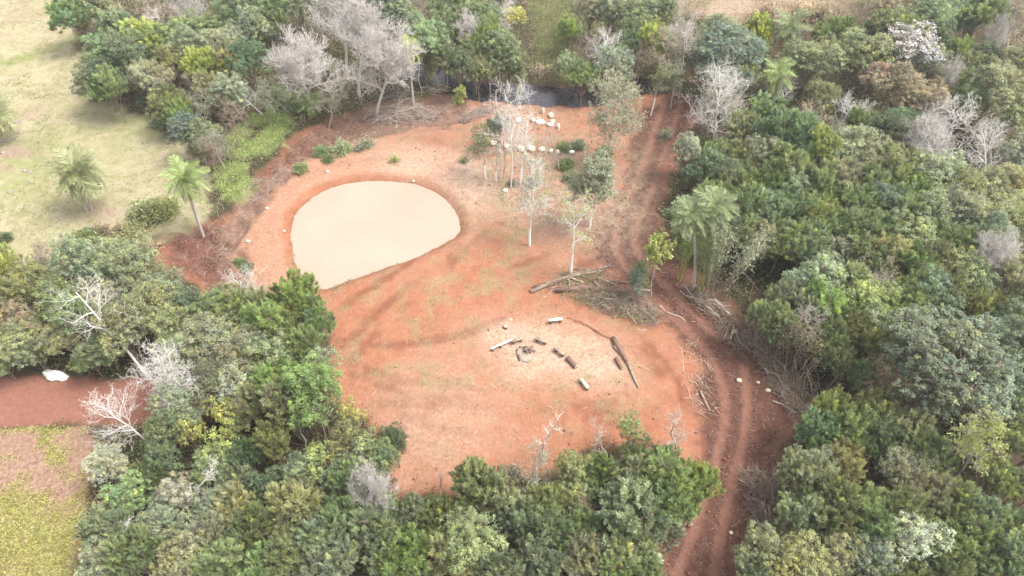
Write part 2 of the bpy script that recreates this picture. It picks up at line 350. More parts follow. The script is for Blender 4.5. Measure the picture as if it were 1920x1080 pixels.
def ground_material():
    k = NT('ground_soil_and_grass')
    pos = k.n('NewGeometry').outputs['Position']
    pasture, lush, clear, track = k.attr('m1'); field, dry, pale, weed = k.attr('m2')
    left, rut, bare, gline = k.attr('m3'); streak, pink, wet, crack = k.attr('m4')
    nA = k.noise(.16, 5, .6, pos); nB = k.noise(.8, 5, .65, pos); nC = k.noise(3.2, 5, .7, pos); nD = k.noise(11, 3, .7, pos); nE = k.noise(6.5, 4, .75, pos)
    # forest floor
    floor = k.mix(k.ramp(nC, .35, .65), (.055, .038, .024), (.13, .09, .055))
    floor = k.mix(k.ramp(nB, .48, .66), floor, (.06, .075, .03))
    # red soil of the clearing
    soil = k.mix(k.ramp(nA, .32, .68), (.400, .158, .078), (.455, .205, .115))
    soil = k.mix(k.ramp(nB, .36, .66, 0, .75), soil, (.33, .125, .066))
    soil = k.mix(k.ramp(streak, .45, .75, 0, .4), soil, (.46, .245, .16))
    soil = k.mix(k.ramp(nC, .50, .66, 0, .6), soil, (.52, .275, .175))
    soil = k.mix(k.ramp(nE, .42, .30, 0, .45), soil, (.26, .095, .05))
    soil = k.mix(k.math('MULTIPLY', bare, .8), soil, (.25, .092, .048))
    tr = k.mix(k.ramp(nC, .36, .66), (.105, .046, .033), (.185, .090, .064))
    tr = k.mix(k.ramp(nB, .46, .70, 0, .7), tr, (.225, .108, .075))
    soil = k.mix(1.0, soil, (1.03, 1.05, 1.08), 'MULTIPLY'); soil = k.mix(track, soil, tr)
    soil = k.mix(k.math('MULTIPLY', rut, k.ramp(nC, .3, .6, .5, .95)), soil, (.31, .155, .108))
    lf = k.mix(k.ramp(nC, .36, .64), (.105, .042, .033), (.21, .10, .075)); lf = k.mix(k.ramp(nB, .52, .72, 0, .7), lf, (.28, .17, .135))
    soil = k.mix(k.math('MULTIPLY', left, .85), soil, lf)
    soil = k.mix(k.math('MULTIPLY', pink, k.ramp(nB, .30, .56)), soil, k.mix(k.ramp(nE, .4, .62), (.30, .185, .13), (.56, .43, .32)))
    soil = k.mix(k.math('MULTIPLY', pale, .8), soil, k.mix(k.ramp(nC, .35, .65), (.50, .31, .205), (.68, .53, .40)))
    soil = k.mix(k.math('MULTIPLY', weed, k.ramp(nE, .40, .60)), soil, k.mix(k.ramp(nD, .4, .6), (.25, .225, .10), (.44, .38, .225)))
    soil = k.mix(k.ramp(nE, .68, .76, 0, .5), soil, (.56, .40, .30))       # chips of dry wood and stone
    soil = k.mix(k.math('MULTIPLY', k.ramp(nD, .34, .26, 0, 1), .45), soil, (.12, .05, .033))
    soil = k.mix(k.math('MULTIPLY', wet, .55), soil, (.235, .085, .045))
    soil = k.mix(crack, soil, (.16, .055, .03))
    col = k.mix(clear, floor, soil)
    # lower-left road
    col = k.mix(k.math('MULTIPLY', track, k.math('SUBTRACT', 1.0, clear)), col, k.mix(k.ramp(nC, .3, .7), (.285, .120, .080), (.38, .185, .132)))
    # pasture
    gr = k.mix(k.ramp(nA, .33, .66), (.385, .335, .17), (.47, .41, .235))
    gr = k.mix(k.ramp(nB, .42, .66, 0, .8), gr, (.285, .285, .105))
    gr = k.mix(k.ramp(nC, .52, .7, 0, .7), gr, (.225, .215, .09))
    gr = k.mix(k.ramp(nE, .60, .72, 0, .7), gr, (.56, .49, .31))
    gr = k.mix(k.ramp(nE, .40, .30, 0, .6), gr, (.20, .175, .085)); gr = k.mix(k.ramp(nD, .36, .28, 0, .5), gr, (.22, .15, .09))
    gr = k.mix(k.math('MULTIPLY', gline, k.ramp(nB, .3, .55, .3, 1)), gr, k.mix(k.ramp(nC, .4, .6), (.19, .24, .06), (.29, .30, .10)))
    gr = k.mix(k.math('MULTIPLY', bare, .9), gr, k.mix(k.ramp(nC, .4, .6), (.30, .19, .135), (.42, .29, .21)))
    gr = k.mix(1.0, gr, (1.13, 1.12, 1.30), 'MULTIPLY')
    col = k.mix(pasture, col, gr)
    fl = k.mix(k.ramp(nC, .36, .64), (.27, .15, .105), (.46, .31, .22))
    fl = k.mix(k.ramp(nE, .40, .30, 0, .6), fl, (.17, .09, .06))
    fg = k.mix(k.ramp(nC, .40, .62), (.25, .26, .08), (.44, .41, .15))
    fl = k.mix(k.math('MULTIPLY', pale, k.ramp(nE, .34, .52)), fl, fg)
    fl = k.mix(k.ramp(nE, .62, .74, 0, .7), fl, (.56, .45, .28))
    col = k.mix(field, col, fl)
    dr = k.mix(k.ramp(nC, .4, .62), (.31, .215, .145), (.50, .39, .27)); dr = k.mix(k.math('MULTIPLY', gline, k.ramp(nB, .35, .6)), dr, (.20, .225, .08))
    col = k.mix(dry, col, dr)
    lu = k.mix(k.ramp(nC, .35, .65), (.25, .30, .10), (.38, .42, .17)); col = k.mix(lush, col, lu)
    h = k.math('ADD', k.math('MULTIPLY', nC, .6), k.math('MULTIPLY', nD, .4))
    col = k.mix(1.0, col, (.60, .60, .61), 'MULTIPLY')
    b = k.bsdf(col, .95, .1, h, 1.0, .16)
    return k.done(b.outputs[0])
M_GROUND = ground_material()
def pond_material():
    k = NT('muddy_water'); pos = k.n('NewGeometry').outputs['Position']
    n = k.noise(.22, 3, .5, pos); r = k.noise(5, 3, .6, pos)
    col = k.mix(k.ramp(n, .3, .7), (.272, .204, .158), (.302, .228, .178))
    col = k.mix(k.ramp(k.noise(.9, 5, .7, pos), .60, .78, 0, .35), col, (.20, .15, .105))
    return k.done(k.bsdf(col, .30, .3, r, .06, .02).outputs[0])
def stream_material():
    k = NT('dark_stream_water'); pos = k.n('NewGeometry').outputs['Position']; r = k.noise(3.0, 4, .6, pos, .6)
    b = k.bsdf(k.mix(k.ramp(r, .4, .6), (.018, .014, .018), (.045, .036, .042)), .08, .6, r, .35, .06)
    return k.done(b.outputs[0])

# ------------------------------------------------------------------ ground sheet
STEP = .27
def axis(lo, hi, f0, f1):
    return np.concatenate([np.arange(lo, f0, STEP), np.arange(f0, f1, STEP / 3), np.arange(f1, hi + .01, STEP)])
c0, c1 = G(1020, 640), G(1160, 592)
xs = axis(-84, 84, c0[0], c1[0]); ys = axis(9, 128, c0[1], c1[1])
outer = np.array([3, 8, 16, 30, 60, 120, 250, 500, 1000, 2500.])
xs = np.concatenate([xs[0] - outer[::-1], xs, xs[-1] + outer]); ys = np.concatenate([ys[0] - outer[::-1], ys, ys[-1] + outer])
gx, gy = np.meshgrid(xs, ys)
z, masks = terrain(gx.ravel(), gy.ravel(), True)
V = np.stack([gx.ravel(), gy.ravel(), z], 1)
nx = len(xs); ii = np.arange(len(V)).reshape(gx.shape)
F = np.stack([ii[:-1, :-1], ii[:-1, 1:], ii[1:, 1:], ii[1:, :-1]], -1).reshape(-1, 4)
me = mesh_arrays('ground', V, F, M_GROUND, None, True)
for nm, ch in masks.items():
    at = me.color_attributes.new(nm, 'FLOAT_COLOR', 'POINT')
    at.data.foreach_set('color', np.stack(ch, 1).astype(np.float32).ravel())
ground = link('ground', me); ground['kind'] = 'structure'
# pond and stream water
def water_sheet(name, P, z, mat, grow):
    c = P.mean(0); Q = c + (P - c) * (1 + grow / np.linalg.norm(P - c, axis=1))[:, None]
    n = len(Q); V = np.vstack([np.c_[Q, np.full(n, z)], [[c[0], c[1], z]]])
    F = np.stack([np.arange(n), (np.arange(n) + 1) % n, np.full(n, n)], 1)
    e1 = V[F[:, 1]] - V[F[:, 0]]; e2 = V[F[:, 2]] - V[F[:, 0]]
    if np.cross(e1, e2)[:, 2].mean() < 0: F = F[:, ::-1]
    o = link(name, mesh_arrays(name, V, F, mat)); o['kind'] = 'structure'; return o
water_sheet('pond_water', A_POND, POND_Z, pond_material(), .25)
SL = L_STREAM; a = offset_line(SL, 3.2); b = offset_line(SL, -3.2); n = len(SL)
V = np.vstack([np.c_[a, np.full(n, STREAM_Z)], np.c_[b, np.full(n, STREAM_Z)]]); i = np.arange(n - 1)
F = np.stack([n + i, n + i + 1, i + 1, i], 1)
o = link('stream_water', mesh_arrays('stream_water', V, F, stream_material())); o['kind'] = 'structure'
#OBJECTS_HERE
# ------------------------------------------------------------------ tree prototypes (unit size: height 8, crown radius 2.3)
PH, PR = 8.0, 2.3
def crown_proto(seed, form):
    """returns (trunk mesh, crown mesh) of one tree"""
    r = np.random.default_rng(seed); g = .5 if form == 'dome' else 1.0      # g: leaf size against crown size
    cz, rv = .66 * PH, .34 * PH
    P = dict(round=(15, .40, 26, 34, .18, .080, .35), tuft=(22, .30, 18, 48, .33, .056, .95), fine=(16, .38, 26, 34, .15, .075, .3), dome=(58, .23, 26, 26, .11, .055, .4),
             sparse=(11, .30, 15, 20, .20, .10, .4), flat=(14, .36, 22, 28, .20, .09, .5), cone=(12, .34, 30, 16, .24, .05, .2),
             blossom=(12, .40, 32, 16, .20, .12, .6), drop=(12, .42, 30, 20, .24, .06, -.35))[form]
    nl, lr, ncl, nlf, LL, LW, upb = P
    # lobes: ends of the limbs
    lob = []
    tries = 0
    while len(lob) < nl and tries < 4000:
        tries += 1
        d = r.normal(size=3); d[2] = abs(d[2]) * .9 - .35; d /= np.linalg.norm(d)
        q = r.uniform(.35, .80) if form != 'dome' else r.uniform(.55, .92)
        p = np.array([d[0] * PR * q, d[1] * PR * q, cz + d[2] * rv * q])
        if form == 'flat': p[2] = cz + rv * .45 * r.uniform(-.6, 1)
        if form == 'cone':
            t = r.uniform(0, 1); p = np.array([d[0], d[1], 0]) * PR * .62 * (1 - t * .8); p[2] = .30 * PH + t * .62 * PH
        if all(np.linalg.norm((p - o[0]) / np.array([1, 1, 1.1])) > PR * lr * .80 for o in lob) or tries > 2500:
            lob.append((p, PR * lr * r.uniform(.75, 1.2)))
    tr = Acc()
    def poly_to(p0, p1, sag, k=6):
        t = np.linspace(0, 1, k)[:, None]; mid = (p0 + p1) / 2 + sag
        return (1 - t) ** 2 * p0 + 2 * t * (1 - t) * mid + t * t * p1
    lean = r.normal(size=2) * .25
    nst = 1 if form in ('cone',) else int(r.choice([1, 1, 2, 3]))
    tops = []
    for s in range(nst):
        b0 = np.array([r.normal() * .12 * (nst > 1), r.normal() * .12 * (nst > 1), -.25])
        b1 = np.array([lean[0] + r.normal() * .5 * (nst > 1), lean[1] + r.normal() * .5 * (nst > 1), (.55 if form != 'cone' else .9) * PH])
        L = poly_to(b0, b1, np.array([r.normal() * .25, r.normal() * .25, 0]), 8)
        R0 = r.uniform(.10, .14) / sqrt(nst)
        V, Fq = tube_arrays(L[None], np.linspace(R0, R0 * .5, 8)[None], 7); tr.add(V, Fq); tops.append(L)
    limbs = []; LR = []
    for p, rad in lob:
        L = tops[r.integers(nst)]; s = L[r.integers(3, 7)] if form != 'cone' else L[min(7, max(1, int(p[2] / PH * 8)))]
        limbs.append(poly_to(s, p, np.array([0, 0, r.uniform(-.4, .1)]))); LR.append(np.linspace(.06, .022, 6))
    V, Fq = tube_arrays(np.array(limbs), np.array(LR), 5); tr.add(V, Fq)
    cr = Acc(); tw = []
    for p, rad in lob:
        lt = r.uniform(.78, 1.22); hue = r.normal() * .03
        n = max(6, int(ncl * (rad / (PR * lr)) ** 2 * (1 if form != 'sparse' else .8)))
        d = r.normal(size=(n, 3)); d[:, 2] = d[:, 2] + .30; d = unit(d)
        cc = p + d * rad * (r.uniform(.72, 1.10, size=(n, 1))) * np.array([1, 1, .92])
        crad = r.uniform(.20, .36, size=n) * (1.15 if form == 'tuft' else 1.0) * g
        for j in range(0, n, 3): tw.append(np.array([p, (p + cc[j]) / 2 + r.normal(size=3) * .06 * g, cc[j]]))
        m = nlf
        ct = np.repeat(cc, m, 0); ax = np.repeat(d, m, 0)
        od = unit(r.normal(size=(n * m, 3)) * .8 + ax * .55 + np.array([0, 0, .35 + .3 * upb]))
        hint = unit(od * .75 + r.normal(size=(n * m, 3)) * .38 + np.array([0, 0, .45]))
        ld = r.normal(size=(n * m, 3)) + np.array([0, 0, upb]) + ax * .4
        ld = unit(ld - hint * (ld * hint).sum(1, keepdims=True) * .8)
        if form == 'tuft':                                   # feathery sprays that point up and out
            ld = unit(r.normal(size=(n * m, 3)) * .42 + od * .5 + ax * .75 + np.array([0, 0, .75])); hint = unit(r.normal(size=(n * m, 3)) * .5 + np.array([0, 0, .8]) + od * .5)
        base = ct + od * (np.repeat(crad, m) * r.uniform(.35, 1.15, n * m))[:, None] - ld * LL * .5
        if form == 'tuft':                                   # plumes: sprays leave one short shoot
            base = ct + (ax * .5 + np.array([0, 0, .6])) * (r.uniform(-.25, .30, n * m))[:, None] + r.normal(size=(n * m, 3)) * .05
        tcl = np.repeat(lt * r.uniform(.66, 1.34, n), m) * r.uniform(.85, 1.15, n * m)
        young = np.repeat((r.uniform(size=n) < .16) * r.uniform(.2, .9, n), m)
        T = np.stack([tcl * (1 + hue * 1.4 + young * .55), tcl * (1 + young * .45), tcl * (1 - hue * 1.4 - young * .1)], 1)
        if form == 'tuft': T = T * 1.16
        if form == 'blossom':
            grn = np.repeat(r.uniform(size=n) < .18, m); T[grn] *= np.array([.22, .28, .15])
        V, Fl, TT = leaf_arrays(base, ld, LL * r.uniform(.65, 1.25, n * m), LW * r.uniform(.7, 1.25, n * m), T, r, .15, hint)
        cr.add(V, Fl, TT)
    V, Fq = tube_arrays(np.array(tw), np.tile(np.array([.02, .014, .006]), (len(tw), 1)), 3); tr.add(V, Fq)
    return tr.mesh('trunk', M_BARK, True), cr.mesh('crown', M_LEAF), None

def skeleton(seed, H, R, first=.3, counts=(7, 6, 6, 5), rad=.12, upb=.35, spread=.9, wander=.16, ratio=(.62, .55, .5), droop=0., top=None, wob=.08):
    r = np.random.default_rng(seed)
    lv = [[] for _ in range(len(counts) + 1)]
    K = 6
    def line(p, d, L, ub):
        pts = [p]; d = d / np.linalg.norm(d)
        for i in range(K - 1):
            d = d + r.normal(size=3) * wander + np.array([0, 0, ub]) * .25; d /= np.linalg.norm(d)
            p = p + d * L / (K - 1); pts.append(p)
        return np.array(pts)
    trunk = line(np.array([0, 0, -.25]), np.array([r.normal() * .06, r.normal() * .06, 1.]), H * .8, .25) if top is None else np.linspace([0, 0, -.25], top, K) + np.r_[[[0, 0, 0]], r.normal(size=(K - 2, 3)) * wob, [[0, 0, 0]]]
    lv[0].append((trunk, rad))
    for k, c in enumerate(counts):
        for (L, rr) in lv[k]:
            nch = max(2, int(round(c * r.uniform(.7, 1.3))))
            ln = np.linalg.norm(L[-1] - L[0])
            az0 = r.uniform(0, 2 * pi)
            for j in range(nch):
                t = (first if k == 0 else .22) + (1 - (first if k == 0 else .22)) * (j + r.uniform(.2, .9)) / nch
                t = min(t, .98); f = t * (K - 1); i0 = min(int(f), K - 2); p = L[i0] + (L[i0 + 1] - L[i0]) * (f - i0)
                tg = unit(L[i0 + 1] - L[i0]); az = az0 + j * 2.4 + r.normal() * .4
                s = np.cross(tg, [0, 0, 1.]) if abs(tg[2]) < .95 else np.array([1., 0, 0]); s = unit(s); u = np.cross(s, tg)
                d = tg * r.uniform(.45, .9) + (s * cos(az) + u * sin(az)) * spread * r.uniform(.7, 1.1)
                if k == 0: LN = R * 1.1 * r.uniform(.75, 1.15) * (1.15 - .45 * t)
                else: LN = ln * ratio[min(k - 1, len(ratio) - 1)] * r.uniform(.7, 1.2)
                lv[k + 1].append((line(p, d, LN, upb - droop * k), rr * (.48 if k == 0 else .5) * (1.15 - .4 * t)))
    return lv
def skel_mesh(name, lv, mat, minr=.007, lo=0, hi=9):
    acc = Acc()
    for k, L in enumerate(lv):
        if not L or k < lo or k >= hi: continue
        P = np.array([a for a, _ in L]); R = np.array([np.linspace(max(b, minr), max(b * .35, minr * .6), 6) for _, b in L])
        if k >= 3: P = P[:, ::2 if k < 4 else 5][:, :]; R = R[:, ::2 if k < 4 else 5]
        V, Fq = tube_arrays(P, R, (8, 6, 4, 3, 3, 3)[k])
        acc.add(V, Fq)
    return acc.mesh(name, mat, True)
def twig_leaves(lv, seed, per, LL, LW, keep=1.0, level=-1):
    r = np.random.default_rng(seed); cr = Acc(); L = [a for a, _ in lv[level]]
    L = [a for a in L if r.uniform() < keep]
    P = np.array([a[r.integers(1, 6)] for a in L for _ in range(per)]); n = len(P)
    ld = unit(r.normal(size=(n, 3)) + np.array([0, 0, .4])); tc = r.uniform(.7, 1.3, n)
    V, Fl, T = leaf_arrays(P + r.normal(size=(n, 3)) * .05, ld, LL * r.uniform(.7, 1.3, n), LW * r.uniform(.7, 1.3, n), np.stack([tc] * 3, 1), r)
    cr.add(V, Fl, T); return cr.mesh('crown', M_LEAF)
PROTO = {}
for form, cnt in (('round', 4), ('tuft', 5), ('fine', 4), ('sparse', 3), ('flat', 3), ('dome', 1), ('cone', 1), ('blossom', 1), ('drop', 2)):
    PROTO[form] = [crown_proto(100 + 37 * i + len(form) * 7, form) for i in range(cnt)]
def mk_bare(seed, mat, **kw):
    lv = skeleton(seed, PH, PR, **kw); return (skel_mesh('trunk', lv, mat, lo=0, hi=1), None, skel_mesh('branches', lv, mat, minr=.011, lo=1))
PROTO['bare'] = [mk_bare(300 + i, M_BARK_WHITE, first=.34, counts=(8, 6, 5, 4), spread=1.0, rad=.125) for i in range(4)]
PROTO['twigdome'] = [mk_bare(330 + i, M_TWIGPALE, first=.42, counts=(13, 9, 8, 7), spread=.85, rad=.13, upb=.5, wander=.2) for i in range(2)]
PROTO['brown'] = [mk_bare(350 + i, M_WOOD, first=.25, counts=(10, 7, 6, 4), spread=.9, rad=.10, upb=.4, wander=.24) for i in range(2)]
PROTO['half'] = []
for i in range(3):
    lv = skeleton(400 + i, PH, PR, first=.36, counts=(9, 7, 6, 5), spread=.9, rad=.115, upb=.45, wander=.2)
    PROTO['half'].append((skel_mesh('trunk', lv, M_BARK_PALE, lo=0, hi=1), twig_leaves(lv, 41 + i, 1, .17, .09, .85), skel_mesh('branches', lv, M_BARK_PALE, lo=1)))
PROTO['leafbare'] = []
for i in range(2):
    lv = skeleton(430 + i, PH, PR, first=.45, counts=(8, 6, 5, 3), spread=.95, rad=.10, upb=.4, wander=.16)
    PROTO['leafbare'].append((skel_mesh('trunk', lv, M_BARK_WHITE, lo=0, hi=1), twig_leaves(lv, 61 + i, 3, .19, .11, .65), skel_mesh('branches', lv, M_BARK_WHITE, lo=1)))
def shrub_proto(seed, LL=.24, LW=.09, n=260, twiggy=False):
    """low bush: height 1.6, radius 1.1"""
    r = np.random.default_rng(seed); acc = Acc(); cr = Acc()
    d = r.normal(size=(n, 3)); d[:, 2] = np.abs(d[:, 2]); d = unit(d); cc = d * r.uniform(.35, 1.05, (n, 1)) * np.array([1.1, 1.1, 1.5]) * (.8 + .4 * vnoise(d[:, :1] * 2 + seed, d[:, 1:2] * 2))
    st = np.stack([np.zeros((n, 3)) + r.normal(size=(n, 3)) * np.array([.12, .12, 0]) - np.array([0, 0, .1]), cc * .5 + np.array([0, 0, .15]), cc], 1)
    V, Fq = tube_arrays(st[::3 if not twiggy else 1], np.tile(np.array([.022, .013, .005]), (len(st[::3 if not twiggy else 1]), 1)), 3); acc.add(V, Fq)
    m = 9 if not twiggy else 2
    ax = np.repeat(d, m, 0); ld = unit(r.normal(size=(n * m, 3)) * .8 + ax * .6 + np.array([0, 0, .5]))
    tc = np.repeat(r.uniform(.7, 1.3, n), m) * r.uniform(.85, 1.15, n * m)
    V, Fl, T = leaf_arrays(np.repeat(cc, m, 0) + r.normal(size=(n * m, 3)) * .10, ld, LL * r.uniform(.6, 1.3, n * m), LW * r.uniform(.7, 1.3, n * m), np.stack([tc * r.uniform(.9, 1.12, n * m), tc, tc], 1), r)
    cr.add(V, Fl, T)
    return acc.mesh('stems', M_BARK), cr.mesh('foliage', M_LEAF), None
PROTO['shrub'] = [shrub_proto(500 + i) for i in range(4)]
PROTO['twigshrub'] = [shrub_proto(520 + i, twiggy=True) for i in range(2)]

TINT = dict(d=(0.114, 0.150, 0.079), m=(0.184, 0.224, 0.108), g=(0.231, 0.254, 0.159), y=(0.335, 0.365, 0.115), o=(0.231, 0.247, 0.122), t=(0.355, 0.279, 0.181),
            b=(0.146, 0.187, 0.129), w=(.46, .43, .40), p=(0.321, 0.339, 0.237), l=(0.220, 0.277, 0.101), n=(0.264, 0.205, 0.130), v=(.35, .35, .23))
TWORD = dict(d='dark green', m='mid green', g='grey-green', y='yellow-green', o='olive', t='tan', b='blue-green', w='white-flowering', p='pale green', l='bright green', n='brownish')
FORMS = dict(r='round', u='tuft', f='fine', s='sparse', a='flat', D='dome', c='cone', w='blossom', q='drop', B='bare', T='twigdome', N='brown', H='half', L='leafbare', h='shrub', k='twigshrub')
FWORD = dict(r='round-crowned tree', u='tufted tree', f='fine-leaved tree', s='open-crowned tree', a='flat-crowned tree', D='huge dome-crowned tree', c='slender young tree', w='blossoming tree', q='drooping tree',
             B='leafless white-branched tree', T='leafless dome of fine twigs', N='leafless brown tree', H='twiggy half-bare tree', L='thinly leaved tree', h='low bush', k='twiggy low bush')
FNAME = dict(c='young_tree', w='flowering_tree', B='bare_tree', T='bare_tree', N='bare_tree', H='half_bare_tree', h='shrub', k='shrub')
used = {}
TREES = []      # (root, px, py, form, tint) for labels
trs = random.Random(11)
def plant(base, form, tint, height, radius, lean=(0., 0.), label=None, group=None, px=None, py=None, name=None, paint=None, bark=None):
    key = FORMS[form]; L = PROTO[key]; k = used.get(key, trs.randrange(len(L))); used[key] = k + 1
    tm, cm, bm = L[k % len(L)]
    ph, pr = (1.6, 1.1) if form in 'hk' else (PH, PR)
    root = bpy.data.objects.new(name or FNAME.get(form, 'broadleaf_tree'), None); C.objects.link(root); root.empty_display_size = .3
    root.location = base; root.rotation_euler = (lean[1], lean[0], 0)
    sx = radius / pr; root.scale = (sx, sx * trs.uniform(.92, 1.08), height / ph)
    spin = trs.uniform(0, 6.283)
    t = link('stems' if form in 'hk' else 'trunk', tm, root, rot=(0, 0, spin))
    if bm is not None: link('branches', bm, t)
    if cm is not None:
        c = link('foliage' if form in 'hk' else 'crown', cm, root, rot=(0, 0, spin))
        j = np.array(TINT[tint]) * np.exp(np.array([trs.gauss(0, .05), trs.gauss(0, .03), trs.gauss(0, .07)]) + trs.gauss(0, .10)) * (1.25 if form in 'hk' else 1)
        c.color = (*j, 1)
    root['category'] = 'shrub' if form in 'hk' else 'tree'
    if label: root['label'] = label
    if group: root['group'] = group
    if px is None: px, py = to_px((base[0], base[1], base[2] + height * .66))
    TREES.append((root, px, py, form, tint, height, radius))
    return root

